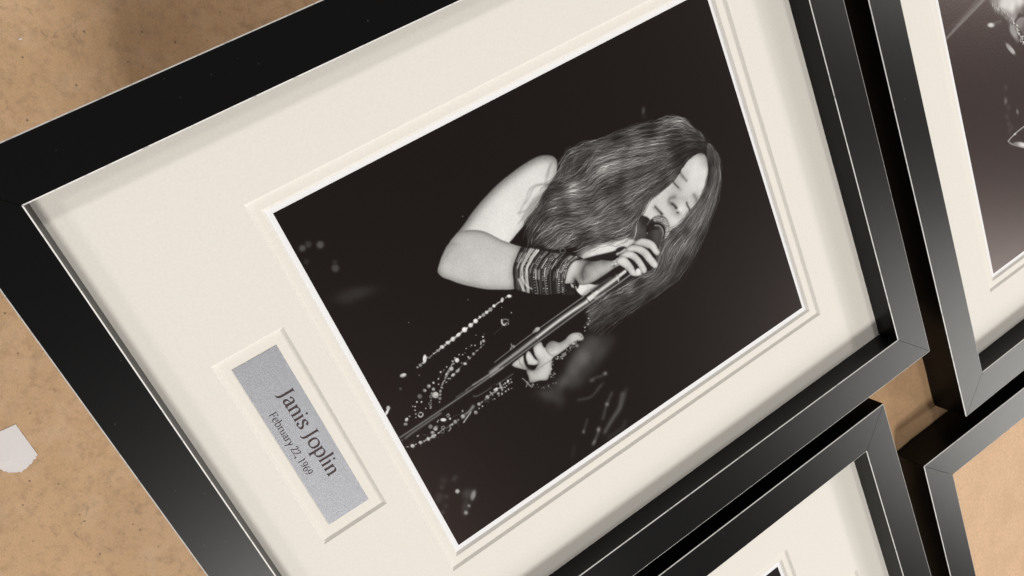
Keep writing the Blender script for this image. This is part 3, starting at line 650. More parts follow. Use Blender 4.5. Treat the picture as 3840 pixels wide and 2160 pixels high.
["E",539.1,562.8,1.2,2.1,1.6,-0.8,131,1,1],
["E",547.5,560.4,1.2,2.1,1.6,-0.8,139,1,1],
["E",556,558,1.2,2.1,1.6,-0.8,124,1,1],
["E",564.5,555.6,1.2,2.1,1.6,-0.8,165,1,1],
["S",[470,642,473,634,475,626,478,617,483,609,488,600,494,591,500,585,507,582,515,578,524,574,539,570,554,566,569,561],1.2,1.4,147,0.9,1.3],
["S",[500,585,507,582,515,578,524,574],1.3,1.3,250,0.85,1.4],
["S",[475,648,477,639,479,630,481,622,486,613,491,605,497,596,504,590,511,586,518,583,527,579,542,574,557,570,571,565],1.1,1,28,0.9,1.3],
["S",[504,590,511,586,518,583,527,579],1.3,1.3,130,0.85,1.4],
["S",[479,653,481,645,483,636,485,627,489,618,495,609,500,600,506,594,514,590,521,587,530,583,545,579,559,574,574,569],1.5,1,116,0.9,1.3],
["S",[506,594,514,590,521,587,530,583],1.3,1.3,210,0.85,1.4],
["S",[483,658,484,649,486,641,488,632,493,623,498,614,504,605,510,599,517,596,524,592,534,588,548,584,563,579,578,575],2.3,0.9,83,0.9,1.3],
["S",[488,632,493,623,498,614,504,605],1.3,1.3,250,0.85,1.4],
["E",486.7,663.2,1.2,2.1,1.6,-0.7,113,1,1],
["E",487.8,658.4,1.2,2.1,1.6,-0.7,127,1,1],
["E",488.8,653.7,1.2,2.1,1.6,-0.7,82,1,1],
["E",489.9,648.9,1.2,2.1,1.6,-0.7,127,1,1],
["E",491,644.2,1.2,2.1,1.6,-0.7,120,1,1],
["E",492.1,639.5,1.2,2.1,1.6,-0.7,142,1,1],
["E",494.2,634.6,1.2,2.1,1.6,-0.7,102,1,1],
["E",496.8,629.7,1.2,2.1,1.6,-0.7,44,1,1],
["E",499.8,624.7,1.2,2.1,1.6,-0.8,110,1,1],
["E",502.9,619.7,1.2,2.1,1.6,-0.8,151,1,1],
["E",506,614.7,1.2,2.1,1.6,-0.8,123,1,1],
["E",509.3,610.3,1.2,2.1,1.6,-0.8,124,1,1],
["E",512.7,606.7,1.2,2.1,1.6,-0.8,91,1,1],
["E",516.5,603.9,1.2,2.1,1.6,-0.8,86,1,1],
["E",520.4,601.6,1.2,2.1,1.6,-0.8,133,1,1],
["E",524.3,599.3,1.2,2.1,1.6,-0.8,50,1,1],
["E",528.3,597,1.2,2.1,1.6,-0.8,153,1,1],
["E",533.3,594.7,1.2,2.1,1.6,-0.8,154,1,1],
["E",539.2,592.3,1.2,2.1,1.6,-0.8,165,1,1],
["E",547.5,589.7,1.2,2.1,1.6,-0.8,58,1,1],
["E",555.7,587.2,1.2,2.1,1.7,-0.8,55,1,1],
["E",563.9,584.6,1.2,2.1,1.7,-0.8,156,1,1],
["E",572.2,582.1,1.2,2.1,1.7,-0.8,92,1,1],
["E",580.5,579.5,1.2,2.1,1.7,-0.8,75,1,1],
["S",[491,669,492,660,494,651,495,642,500,633,505,625,511,616,517,610,524,606,531,602,540,598,555,594,569,589,583,585],1.1,1,162,0.9,1.3],
["S",[511,616,517,610,524,606,531,602],1.3,1.3,250,0.85,1.4],
["E",494.6,673.5,1.2,2.2,1.6,-0.7,107,1,1],
["E",495.5,668.6,1.2,2.1,1.6,-0.7,165,1,1],
["E",496.4,663.6,1.2,2.1,1.6,-0.7,202,1,1],
["E",497.2,658.7,1.2,2.1,1.6,-0.7,200,1,1],
["E",498.1,653.8,1.2,2.1,1.6,-0.7,103,1,1],
["E",499,648.9,1.2,2.1,1.6,-0.7,166,1,1],
["E",501,644.1,1.2,2.1,1.6,-0.7,201,1,1],
["E",503.6,639.3,1.2,2.1,1.6,-0.7,111,1,1],
["E",506.7,634.5,1.2,2.1,1.6,-0.8,139,1,1],
["E",509.9,629.7,1.2,2.1,1.6,-0.8,178,1,1],
["E",513.1,624.9,1.2,2.1,1.6,-0.8,181,1,1],
["E",516.4,620.6,1.2,2.1,1.6,-0.8,144,1,1],
["E",519.8,616.9,1.2,2.1,1.6,-0.8,168,1,1],
["E",523.5,613.9,1.2,2.1,1.6,-0.8,172,1,1],
["E",527.2,611.4,1.2,2.1,1.6,-0.8,131,1,1],
["E",531,608.8,1.2,2.1,1.6,-0.8,170,1,1],
["E",534.8,606.3,1.2,2.1,1.6,-0.8,160,1,1],
["E",539.6,603.8,1.2,2.1,1.6,-0.8,176,1,1],
["E",545.5,601.3,1.2,2.1,1.7,-0.8,152,1,1],
["E",553.5,598.9,1.2,2.1,1.7,-0.8,129,1,1],
["E",561.6,596.5,1.2,2.1,1.7,-0.8,141,1,1],
["E",569.7,594.1,1.2,2.1,1.7,-0.8,205,1,1],
["E",577.8,591.7,1.2,2.1,1.7,-0.8,109,1,1],
["E",585.9,589.2,1.2,2.1,1.7,-0.8,104,1,1],
["S",[499,679,501,671,502,663,504,654,508,645,513,636,518,626,524,619,531,615,538,611,546,607,560,603,574,598,588,593],1.8,1.3,55,0.9,1.3],
["S",[513,636,518,626,524,619,531,615],1.3,1.3,150,0.85,1.4],
["S",[503,684,504,675,506,667,507,659,512,650,517,641,522,633,528,626,535,622,542,618,551,614,564,609,577,604,591,599],1.8,0.8,109,0.9,1.3],
["S",[507,659,512,650,517,641,522,633],1.3,1.3,220,0.85,1.4],
["S",[507,690,508,681,510,673,511,664,515,655,520,646,525,636,531,630,538,626,545,622,554,618,567,613,580,609,593,604],1.2,1.3,31,0.9,1.3],
["S",[510,673,511,664,515,655,520,646],1.3,1.3,130,0.85,1.4],
["S",[510,694,512,685,513,677,514,668,519,660,524,651,529,643,536,637,542,632,549,628,557,623,570,618,582,613,595,608],1.3,1.1,39,0.9,1.3],
["S",[536,637,542,632,549,628,557,623],1.3,1.3,115,0.85,1.4],
["S",[515,700,516,691,517,683,518,674,522,665,528,657,533,648,539,642,546,637,552,632,560,628,573,623,585,619,597,614],1.3,0.7,66,0.9,1.3],
["S",[533,648,539,642,546,637,552,632],1.3,1.3,140,0.85,1.4],
["S",[518,704,519,695,520,686,521,678,525,669,531,661,536,653,542,646,549,642,556,637,564,632,576,628,588,624,600,620],1.6,0.7,151,0.9,1.3],
["S",[536,653,542,646,549,642,556,637],1.3,1.3,235,0.85,1.4],
["E",522.1,708.7,1.2,2.2,1.7,-0.7,173,1,1],
["E",522.8,704.2,1.2,2.2,1.7,-0.7,203,1,1],
["E",523.5,699.7,1.2,2.2,1.7,-0.7,197,1,1],
["E",524.2,695.3,1.2,2.2,1.7,-0.7,220,1,1],
["E",524.9,690.8,1.2,2.2,1.7,-0.7,135,1,1],
["E",525.6,686.3,1.2,2.2,1.7,-0.7,167,1,1],
["E",527.4,681.5,1.2,2.2,1.7,-0.7,195,1,1],
["E",529.7,676.5,1.2,2.2,1.7,-0.7,119,1,1],
["E",532.5,671.4,1.2,2.2,1.7,-0.8,224,1,1],
["E",535.4,666.3,1.2,2.2,1.7,-0.8,169,1,1],
["E",538.2,661.2,1.2,2.2,1.7,-0.8,147,1,1],
["E",541.3,656.6,1.2,2.2,1.7,-0.8,144,1,1],
["E",544.6,652.8,1.2,2.2,1.7,-0.8,200,1,1],
["E",548.3,649.9,1.2,2.2,1.7,-0.8,121,1,1],
["E",552.1,647.4,1.2,2.2,1.7,-0.8,147,1,1],
["E",556,645,1.2,2.2,1.7,-0.8,155,1,1],
["E",559.9,642.6,1.2,2.2,1.7,-0.8,149,1,1],
["E",564.4,640.1,1.2,2.2,1.7,-0.8,210,1,1],
["E",569.5,637.5,1.2,2.2,1.7,-0.8,192,1,1],
["E",575.8,634.7,1.2,2.2,1.7,-0.8,233,1,1],
["E",582.2,632,1.2,2.2,1.7,-0.8,206,1,1],
["E",588.6,629.3,1.3,2.2,1.7,-0.8,153,1,1],
["E",594.9,626.5,1.3,2.2,1.7,-0.8,157,1,1],
["E",601.3,623.8,1.3,2.2,1.7,-0.8,131,1,1],
["S",[527,715,528,707,529,698,529,690,533,681,538,672,544,663,549,656,556,652,563,647,571,643,582,639,593,635,604,631],2.3,0.7,86,0.9,1.3],
["S",[533,681,538,672,544,663,549,656],1.3,1.3,245,0.85,1.4],
["E",530.7,720.2,1.2,2.2,1.7,-0.7,235,1,1],
["E",531.2,715.4,1.2,2.2,1.7,-0.7,164,1,1],
["E",531.6,710.6,1.2,2.2,1.7,-0.7,171,1,1],
["E",532,705.8,1.2,2.2,1.7,-0.7,145,1,1],
["E",532.4,701,1.2,2.2,1.7,-0.7,186,1,1],
["E",532.8,696.2,1.2,2.2,1.7,-0.7,137,1,1],
["E",534.6,691.4,1.2,2.2,1.7,-0.7,179,1,1],
["E",537,686.7,1.2,2.2,1.7,-0.7,228,1,1],
["E",539.9,681.9,1.2,2.2,1.7,-0.8,176,1,1],
["E",542.9,677.1,1.2,2.2,1.7,-0.8,218,1,1],
["E",545.9,672.4,1.2,2.2,1.7,-0.8,133,1,1],
["E",549,667.9,1.2,2.2,1.7,-0.8,225,1,1],
["E",552.3,664.1,1.2,2.2,1.7,-0.8,126,1,1],
["E",555.7,660.8,1.2,2.2,1.7,-0.8,138,1,1],
["E",559.3,657.8,1.2,2.2,1.7,-0.8,204,1,1],
["E",562.9,654.8,1.2,2.2,1.7,-0.8,149,1,1],
["E",566.5,651.9,1.2,2.2,1.7,-0.8,125,1,1],
["E",570.7,649.2,1.2,2.2,1.7,-0.8,121,1,1],
["E",575.6,646.7,1.2,2.2,1.7,-0.8,213,1,1],
["E",581.8,644.7,1.2,2.2,1.7,-0.8,113,1,1],
["E",588,642.6,1.3,2.2,1.7,-0.8,117,1,1],
["E",594.3,640.6,1.3,2.2,1.7,-0.8,233,1,1],
["E",600.5,638.6,1.3,2.2,1.7,-0.8,212,1,1],
["E",606.8,636.6,1.3,2.2,1.7,-0.8,158,1,1],
["S",[535,727,536,718,536,709,537,700,541,692,546,683,551,675,557,668,564,663,570,658,578,653,588,649,598,645,608,641],2.4,0.7,92,0.9,1.3],
["S",[551,675,557,668,564,663,570,658],1.3,1.3,200,0.85,1.4],
["E",593.3,624,2.2,-0,-0.2,-1.1,113,1.4,0.8],
["E",593.7,640.1,1.2,1,0.6,-0.8,87,1.4,0.8],
["E",605.2,675.3,1.3,0.7,0.4,-0.9,121,1.4,0.8],
["E",614.5,634.2,1.8,1.9,0.8,-0.6,72,1.4,0.8],
["E",607,648.9,1.6,0.2,-0,-1.1,109,1.4,0.8],
["E",607.5,672.8,1.3,1.8,0.9,-0.5,56,1.4,0.8],
["E",577.6,629.7,2.2,0.8,0.3,-1,87,1.4,0.8],
["E",593.9,651.7,1.1,-0.2,-0.4,-1.1,68,1.4,0.8],
["E",596.8,642,1.5,0.1,-0.1,-1.1,124,1.4,0.8],
["E",601.1,643.4,1.7,0.4,0.1,-1,107,1.4,0.8],
["E",620.4,649.2,2.3,1.4,0.5,-0.9,55,1.4,0.8],
["E",585.2,625.1,2.3,0.6,0.1,-1,118,1.4,0.8],
["E",600.6,621.6,2,-0.1,-0.2,-1.1,80,1.4,0.8],
["E",579.2,627.7,1.6,1.8,0.8,-0.6,55,1.4,0.8],
["E",611.6,647.5,1.7,1.3,0.6,-0.8,54,1.4,0.8],
["E",607.2,664.8,1.1,0.9,0.6,-0.8,50,1.4,0.8],
["E",605.4,682.5,1.9,0.1,-0.1,-1.1,141,1.4,0.8],
["E",602.1,635.3,1,0.9,0.6,-0.8,100,1.4,0.8],
["E",629.6,667.5,2.2,-0.2,-0.3,-1.1,88,1.4,0.8],
["E",617.3,680.8,1.3,1.6,0.8,-0.6,66,1.4,0.8],
["E",598.5,669.8,2,0.2,-0,-1.1,61,1.4,0.8],
["E",627.7,659.1,1.6,0.9,0.4,-0.9,89,1.4,0.8],
["E",621.2,658.5,0.8,1.1,0.9,-0.5,82,1.4,0.8],
["E",603.2,631.4,1.5,2.1,0.9,-0.5,148,1.4,0.8],
["E",613.4,639.2,1.8,-0.1,-0.2,-1.1,85,1.4,0.8],
["E",606.2,677.1,1.4,1.4,0.7,-0.7,65,1.4,0.8],
["S",[598,671,607,670],1.5,1.5,230,0.9,1.2],
["S",[603,674,612,673],1.5,1.5,230,0.9,1.2],
["S",[614,681,624,681],1.5,1.5,230,0.9,1.2],
["S",[494,695,497,693,499,689,497,684,494,681,490,679,486,680,483,682,482,686,483,691,486,694,490,696,494,695],1.3,1.3,120,0.8,1],
["S",[498,525,521,524,538,527],3.3,2.1,200,0.9,2],
["S",[497,537,525,538,545,549],3.7,1.7,205,0.9,2],
["E",844.3,448.1,1.8,0.5,0.3,-1.4,84,1.3,0.85],
["E",804,418.3,0.1,-1.2,-0.9,-0.2,122,1.3,0.85],
["E",810.2,406.3,0.5,-1.8,-1.9,-0.7,181,1.3,0.85],
["E",799.2,416.2,0.3,-1,-1.2,-0.4,170,1.3,0.85],
["E",844.7,453.1,-0,-2.7,-1.9,-0.2,122,1.3,0.85],
["E",844.8,459.5,1.2,-1.7,-1.2,-0.8,85,1.3,0.85],
["E",815.6,426.4,0.9,-2.1,-1.8,-0.8,174,1.3,0.85],
["E",849.9,455.5,0.4,-1.7,-1,-0.3,149,1.3,0.85],
["E",815.3,416.9,1.8,-0.8,-0.6,-1,145,1.3,0.85],
["E",802.8,412.6,0.9,1.1,0.8,-0.4,114,1.3,0.85],
["E",830,430.9,1.8,-0.3,-0.3,-1,86,1.3,0.85],
["E",851.2,470,2.7,0.2,-0.1,-1.7,165,1.3,0.85],
["E",835.6,440.8,1.1,-0.4,-0.5,-0.9,121,1.3,0.85],
["E",809,413.2,1.6,-0.7,-0.6,-0.9,130,1.3,0.85],
["E",818.4,422.8,0.2,-2.1,-1.7,-0.4,99,1.3,0.85],
["E",799.4,411.7,1.6,1.6,1.1,-0.9,123,1.3,0.85],
["E",822.3,420.1,2,1.4,1,-1.3,100,1.3,0.85],
["E",805.5,410.4,1.8,-1.8,-0.8,-0.7,126,1.3,0.85],
["E",803,416,-0.4,-1.2,-1.8,0.2,79,1.3,0.85],
["E",820,418.2,1.6,-0.4,-0.4,-1,67,1.3,0.85],
["E",809.6,416.9,2.5,-0.7,-0.8,-1.7,65,1.3,0.85],
["E",860.5,474,1.2,-0.6,-0.9,-1.3,93,1.3,0.85],
["E",817.9,429.5,2,-0.3,-0.6,-1.7,168,1.3,0.85],
["E",856.2,497.4,0.7,-1,-1.8,-1.2,169,1.3,0.85],
["E",856.9,492,1,0.9,1.2,-1.3,108,1.3,0.85],
["E",807.3,410.9,0.9,-1.7,-1.7,-0.9,129,1.3,0.85],
["E",849.7,466,1.2,0.5,0.5,-1.4,73,1.3,0.85],
["E",833.8,438.2,0.7,-1.2,-1,-0.6,95,1.3,0.85],
["E",848.6,473.4,-0.2,-1.3,-1.3,0,140,1.3,0.85],
["E",821.5,422.7,1.9,-1.7,-1.5,-1.4,154,1.3,0.85],
["E",805.7,409.8,0.9,-1.3,-0.9,-0.6,146,1.3,0.85],
["E",825.5,440.3,1.6,-0.5,-0.6,-1.2,160,1.3,0.85],
["E",820.2,426.8,1.2,-2.1,-1.1,-0.7,160,1.3,0.85],
["E",851.7,487.2,0.2,-1.3,-1.2,-0.3,184,1.3,0.85],
["S",[780,406,798,413,818,419],1.1,1.1,190,0.9,1.2],
["E",789,534.6,1,-2.5,-1.2,-0.5,220,1.3,0.85],
["E",727.9,679.6,1.6,2.3,1.6,-0.9,220,1.3,0.85],
["E",825.9,507.9,1.9,1,0.7,-1.4,60,1.3,0.85],
["E",794.1,538.3,1.4,-1.1,-1,-1,90,1.3,0.85],
["E",781.4,533.8,1.1,-1.4,-1.6,-1.2,90,1.3,0.85],
["E",738.2,667.8,1.9,1.3,0.7,-1.1,90,1.3,0.85],
["E",782.7,569.4,1,-2.4,-0.9,-0.5,90,1.3,0.85],
["E",789.4,555.3,1.1,-1.6,-1.8,-1.2,60,1.3,0.85],
["E",778.5,572.3,1,-1.3,-1.3,-1,220,1.3,0.85],
["E",738.4,673.7,1.4,-1.1,-1.1,-1.2,120,1.3,0.85],
["E",790.4,555.8,-0,-1.7,-1.5,-0.2,220,1.3,0.85],
["E",785.7,557,2.6,2.1,0.5,-0.6,170,1.3,0.85],
["E",747,672.1,-0.6,-3.1,-1.5,0,120,1.3,0.85],
["E",785.4,584.4,1.8,-0.6,-0.6,-1.2,60,1.3,0.85],
["E",781.2,585.4,-0.9,-2.9,-1,0.1,120,1.3,0.85],
["E",775.3,601.5,3.1,0.6,0.1,-1.7,120,1.3,0.85],
["E",779.4,605.8,-0.2,-2.4,-1,-0.1,90,1.3,0.85],
["E",806.8,502.2,2.3,2,1.2,-1.2,220,1.3,0.85],
["E",781.8,584.6,1.2,0.5,0.5,-1.3,220,1.3,0.85],
["E",764.3,603.5,1,0.7,1.2,-1.6,170,1.3,0.85],
["E",768.7,606.9,-1,-1.6,-1,0.4,120,1.3,0.85],
["E",778.5,592.3,1.2,0.8,1,-1.5,220,1.3,0.85],
["E",788.8,517.9,-0.2,-1.7,-2.1,-0.1,90,1.3,0.85],
["E",788.9,576.7,-0.2,-1.4,-2.2,-0,120,1.3,0.85],
["E",766.6,632.5,2.4,1.1,0.3,-0.9,170,1.3,0.85],
["E",742.4,656.2,2,-0.8,-1.1,-1.9,60,1.3,0.85],
["E",777.1,585.9,1.9,1.9,1.5,-1.3,120,1.3,0.85],
["E",791.3,548.3,0.8,-0.8,-1.5,-1.2,220,1.3,0.85],
["E",774.1,600.7,1.2,0.2,0,-0.9,90,1.3,0.85],
["E",768.4,634,0.5,-2.3,-1.5,-0.5,90,1.3,0.85],
["E",787.5,532.3,1.8,-2.1,-1.8,-1.4,170,1.3,0.85],
["E",777.4,602.7,1.8,-0.1,-0.5,-2.1,120,1.3,0.85],
["E",795.3,544.9,1.7,-1.5,-1.5,-1.4,120,1.3,0.85],
["E",778.4,586.9,1.4,0.5,0.4,-1.2,170,1.3,0.85],
["E",831.2,488.5,-0.5,-2.1,-2.1,0.1,60,1.3,0.85],
["E",747.7,657.6,0.4,-1.3,-1.3,-0.6,90,1.3,0.85],
["E",757.6,651.8,1.7,-1.1,-1.3,-1.7,170,1.3,0.85],
["E",782.2,526.8,-0.9,-2.4,-1.4,0.2,60,1.3,0.85],
["E",786.8,583.3,-0.4,-1.8,-1.3,0.1,170,1.3,0.85],
["E",737.4,679.6,2.6,-0.4,-0.5,-1.7,220,1.3,0.85],
["E",783.6,593.2,0,-2.6,-1.9,-0.3,90,1.3,0.85],
["E",769.2,588.2,1.6,-0.3,-0.3,-1,90,1.3,0.85],
["E",783.4,537.2,3.1,0.5,0,-1.8,220,1.3,0.85],
["E",794.3,512.2,0.4,-1.1,-1.3,-0.5,170,1.3,0.85],
["E",738.6,678.4,2.1,2.2,0.8,-0.8,120,1.3,0.85],
["E",783,574.3,1.8,1.8,0.8,-0.7,120,1.3,0.85],
["E",736.6,676.8,0.1,-1.3,-1.3,-0.3,60,1.3,0.85],
["E",784.9,564.3,1.4,1.9,1.7,-0.9,170,1.3,0.85],
["E",818.8,493.2,1.1,-1.1,-1.4,-1.3,170,1.3,0.85],
["E",791.8,543.1,-0.8,-2.4,-1.5,0.2,120,1.3,0.85],
["E",833.5,493.7,-0.8,-2.8,-1.9,0.2,90,1.3,0.85],
["E",822,492.9,1.2,0.5,0.5,-1.3,220,1.3,0.85],
["E",782.9,515.1,2.2,-1,-0.8,-1.2,90,1.3,0.85],
["E",784.5,559.9,1.3,-1,-0.9,-1,90,1.3,0.85],
["E",744.1,667.5,3,0.4,-0.1,-1.6,170,1.3,0.85],
["E",788.7,545.8,2.6,1.9,1.1,-1.4,120,1.3,0.85],
["E",747.9,655.5,2.3,0.9,0.3,-1.1,220,1.3,0.85],
["E",828.7,490.1,0.3,-2.5,-1.8,-0.4,220,1.3,0.85],
["E",797.1,548.2,1.3,1.6,1.7,-1.1,220,1.3,0.85],
["E",758.5,626.3,1.9,1.1,0.9,-1.8,170,1.3,0.85],
["E",773.5,617.2,0.4,-2.1,-2.2,-0.7,90,1.3,0.85],
["E",735.6,667,2,1.2,0.5,-0.9,60,1.3,0.85],
["E",791.2,562.8,1.6,0,-0.3,-2.1,220,1.3,0.85],
["E",820.9,503.8,2.2,-1.2,-0.7,-1,120,1.3,0.85],
["E",741.8,673.3,-0.4,-1.2,-1.6,0.3,60,1.3,0.85],
["E",781.8,554.3,0.5,-2.9,-1.2,-0.3,60,1.3,0.85],
["E",776.8,610.2,1.6,-0.6,-1,-1.8,170,1.3,0.85],
["E",784.8,597.4,0.7,-1.2,-0.9,-0.6,220,1.3,0.85],
["E",827.9,498.6,1.9,-1.6,-1.2,-1.2,170,1.3,0.85],
["E",737.4,670.1,1.2,-0.5,-1,-1.7,90,1.3,0.85],
["E",796.8,512.1,1.9,1,0.6,-1,170,1.3,0.85],
["E",826.8,504.8,2.7,2,1.2,-1.5,220,1.3,0.85],
["E",743.2,671.4,2.6,-0.7,-0.6,-1.4,220,1.3,0.85],
["E",773.5,616.6,2,0.4,0.1,-1.8,60,1.3,0.85],
["E",794.6,544.7,0,-1.1,-2,-0.3,60,1.3,0.85],
["E",785.7,520,2.9,-0.6,-0.6,-1.5,60,1.3,0.85],
["E",829.5,487.6,-0.8,-2.4,-2,0.3,60,1.3,0.85],
["E",787,513.3,1.2,-0.8,-1.2,-1.4,220,1.3,0.85],
["E",836.5,498.3,0.7,-0.8,-1.7,-1.4,90,1.3,0.85],
["E",761.3,629.9,0.7,-1.5,-0.9,-0.5,60,1.3,0.85],
["E",791.9,557.1,0.9,-0.9,-1.5,-1.3,90,1.3,0.85],
["E",774.3,608.4,1.4,-1.7,-1.1,-0.9,120,1.3,0.85],
["E",788.5,544.3,-1.4,-2.5,-1.1,0.4,170,1.3,0.85],
["E",784.9,528.4,0.9,-1.2,-1.3,-0.9,220,1.3,0.85],
["E",827.3,504,0.6,-2.6,-2.2,-0.7,90,1.3,0.85],
["E",747.7,658.8,-0.8,-2.4,-1.2,0.2,220,1.3,0.85],
["E",774.2,600.9,0.8,5.7,3.2,0.1,190,2,1],
["E",786.2,608.3,3,4.8,3.9,-1.7,140,3,1],
["E",788.5,556.4,-1.2,8.3,5.9,1.5,130,3,1],
["S",[529,450,529,422,534,393,537,369,543,334,549,289,553,251,558,215,563,184],1,1,150,0.8,1.2],
["E",527.4,476.4,3.7,6.3,4,-1.9,247,1.3,1],
["E",530.4,477,2.2,3.8,2.2,-1,193,3,0.6],
["E",525.8,465.9,1,1.7,1.6,-0.8,202,1.3,1],
["E",524.5,453.6,2.4,4,3.9,-1.9,207,1.3,1],
["E",526.5,454,1.4,2.4,2.2,-1,160,3,0.6],
["E",528.6,450,2.2,3.7,3.6,-1.7,217,1.3,1],
["E",527.4,442.2,1,1.6,1.6,-0.8,202,1.3,1],
["E",527.7,436.9,1.2,2,2,-0.9,202,1.3,1],
["E",528.6,431.8,1,1.6,1.6,-0.8,202,1.3,1],
["E",529.6,428.1,0.9,1.5,1.4,-0.7,202,1.3,1],
["E",529.1,421.8,2.4,4,3.9,-1.9,250,1.3,1],
["E",531,422.1,1.4,2.4,2.2,-1,195,3,0.6],
["E",533.2,407.5,3.2,5.4,5.4,-2.6,152,1.3,1],
["E",534.1,400.2,1.7,2.9,2.9,-1.4,162,1.3,1],
["E",534.4,393.1,2.6,4.3,4.3,-2.1,232,1.3,1],
["E",536.6,393.4,1.6,2.6,2.4,-1.1,180,3,0.6],
["E",536.2,381.8,3,5,5,-2.4,152,1.3,1],
["E",537.4,374.3,0.9,1.4,1.4,-0.7,202,1.3,1],
["E",536.5,369,2.1,3.6,3.6,-1.7,212,1.3,1],
["E",538.2,363.4,0.9,1.4,1.4,-0.7,202,1.3,1],
["E",539.9,352.5,3.5,5.9,5.9,-2.8,250,1.3,1],
["E",542.8,352.9,2.1,3.5,3.2,-1.6,195,3,0.6],
["E",542.5,341.6,1.5,2.5,2.5,-1.2,162,1.3,1],
["E",543.2,333.7,3.4,5.7,5.7,-2.8,237,1.3,1],
["E",546,334.1,2.1,3.4,3.1,-1.5,184,3,0.6],
["E",544.9,320.3,1.5,2.5,2.5,-1.2,202,1.3,1],
["E",545.4,311.7,4.1,6.7,6.7,-3.3,250,1.3,1],
["E",548.8,312.2,2.4,4,3.7,-1.8,198,3,0.6],
["E",547,301.1,1.5,2.4,2.5,-1.2,202,1.3,1],
["E",548.9,289.3,-1.3,7.9,4.9,1.1,237,1.3,1],
["E",552.7,289.9,-0.8,4.8,2.7,0.6,184,3,0.6],
["E",551,277.7,1.9,3.1,3.2,-1.6,182,1.3,1],
["E",547.8,272.5,1.5,2.4,2.5,-1.2,152,1.3,1],
["E",551.6,268.3,3.4,5.5,5.7,-2.8,234,1.3,1],
["E",554.5,268.7,2.1,3.3,3.1,-1.5,182,3,0.6],
["E",552.5,258.9,1.7,2.8,2.8,-1.4,202,1.3,1],
["E",552.8,250.9,3.4,5.5,4.6,-2.3,227,1.3,1],
["E",555.6,251.3,2.1,3.3,2.5,-1.2,176,3,0.6],
["E",554.7,241,1.7,2.7,2.8,-1.4,192,1.3,1],
["E",555.2,230.7,3.4,5.5,4.6,-2.3,224,1.3,1],
["E",558,231.1,2.1,3.3,2.5,-1.2,174,3,0.6],
["E",556.7,222.1,1.3,2,2.1,-1,202,1.3,1],
["E",558.1,215.2,3,4.8,3.5,-1.7,152,1.3,1],
["E",559.5,207.4,0.9,1.4,1.4,-0.7,202,1.3,1],
["E",559.1,200.9,1.6,2.5,1.8,-0.9,202,1.3,1],
["E",561.3,190.9,1.1,1.7,1.8,-0.9,132,1.3,1],
["E",562.9,183.5,1.5,2.4,1.8,-0.9,142,1.3,1],
["E",559.3,178.7,0.8,1.3,1.4,-0.7,202,1.3,1],
["E",558.8,170.6,3.3,4.5,10.4,-6.1,240,1.3,1],
["E",561.3,170.9,2,2.7,5.7,-3.4,187,3,0.6],
["E",567.3,160.4,1.7,2.7,2.1,-1,202,1.3,1],
["E",568.3,151.1,2.4,3.8,4,-2,162,1.3,1],
["E",570.3,151.3,1.5,2.3,2.2,-1.1,123,3,0.6],
["E",569.6,141.2,1.6,2.5,2.1,-1.1,177,1.3,1],
["E",567.4,94.8,2.7,8.7,5.5,-1.2,187,1.3,1],
["E",571.6,95.3,1.6,5.2,3,-0.7,144,3,0.6],
["E",567.3,98.1,1,4.4,2.8,-0.4,227,1.3,1],
["E",569.4,98.4,0.6,2.6,1.5,-0.2,176,3,0.6],
["S",[599,441,603,438,604,433,602,427,598,423,593,421,587,422,583,426,582,431,584,436,588,440,593,442,599,441],1.3,1.3,90,0.7,1],
["S",[580,425,589,422,597,424,598,430],2.3,2.3,225,0.95,1.5],
["S",[583,426,584,436,592,444],1,1,170,0.8,1.3],
["E",596.1,435,1.1,5.3,2.1,-0.2,120,2,1],
["E",601.7,438.3,1,1.7,1.6,-0.8,170,1,1],
["S",[599,422,603,401,607,385],0.6,0.6,70,0.8,1.2],
["E",546,441.1,0.7,1.1,1.1,-0.5,190,1,1],
["E",576.5,461.3,1,1.7,1.6,-0.8,190,1,1],
["E",439.7,177.7,0.5,0.8,0.8,-0.4,190,1,1],
["E",471.3,359.4,0.5,0.9,0.9,-0.4,190,1,1],
["E",593.3,135.2,0.6,1,1.1,-0.5,190,1,1],
["E",578.6,334.9,0.7,1.1,1.1,-0.5,190,1,1],
["S",[663,420,670,419,676,411],1.5,1.5,170,0.9,1.3],
["E",673.7,423.5,2.3,3.7,3.7,-1.7,142,1.3,1],
["E",594.8,351.8,1.3,2.1,2.2,-1,237,1.3,1],
["E",589.3,358.7,0.6,0.9,0.9,-0.4,132,1.3,1],
["E",607.1,347.8,2.4,3.9,4,-1.9,177,1.3,1],
["E",609.1,348.1,1.5,2.4,2.2,-1.1,135,3,0.6],
["E",608.3,338.4,1.3,1.7,5.5,-3.3,182,1.3,1],
["E",598.9,310.1,0.9,1.4,1.4,-0.7,202,1.3,1],
["E",605,319.2,1,1.6,1.6,-0.8,237,1.3,1],
["E",600.3,304.9,0.7,1.1,1.1,-0.5,132,1.3,1],
["E",599.1,291.7,1.2,1.9,1.3,-0.6,182,1.3,1],
["E",619.8,332.4,-0.5,3.1,1.9,0.4,182,1.3,1],
["E",617.4,341.7,-0.4,2.7,1.3,0.3,132,1.3,1],
["E",622.8,319.4,1.3,2.1,1.4,-0.7,212,1.3,1],
["E",622,315.1,0.8,1.2,1.3,-0.6,202,1.3,1],
["E",625.7,304.1,2.2,3.5,3.6,-1.7,177,1.3,1],
["E",625.4,285.8,1.2,1.9,2,-1,247,1.3,1],
["E",630.9,288.2,-0.6,3.4,2.9,0.6,172,1.3,1],
["E",637.7,268.4,2.7,4.2,3.2,-1.6,240,1.3,1],
["E",639.9,268.7,1.6,2.5,1.8,-0.9,187,3,0.6],
["E",609.6,274.1,0.9,1.4,1.4,-0.7,237,1.3,1],
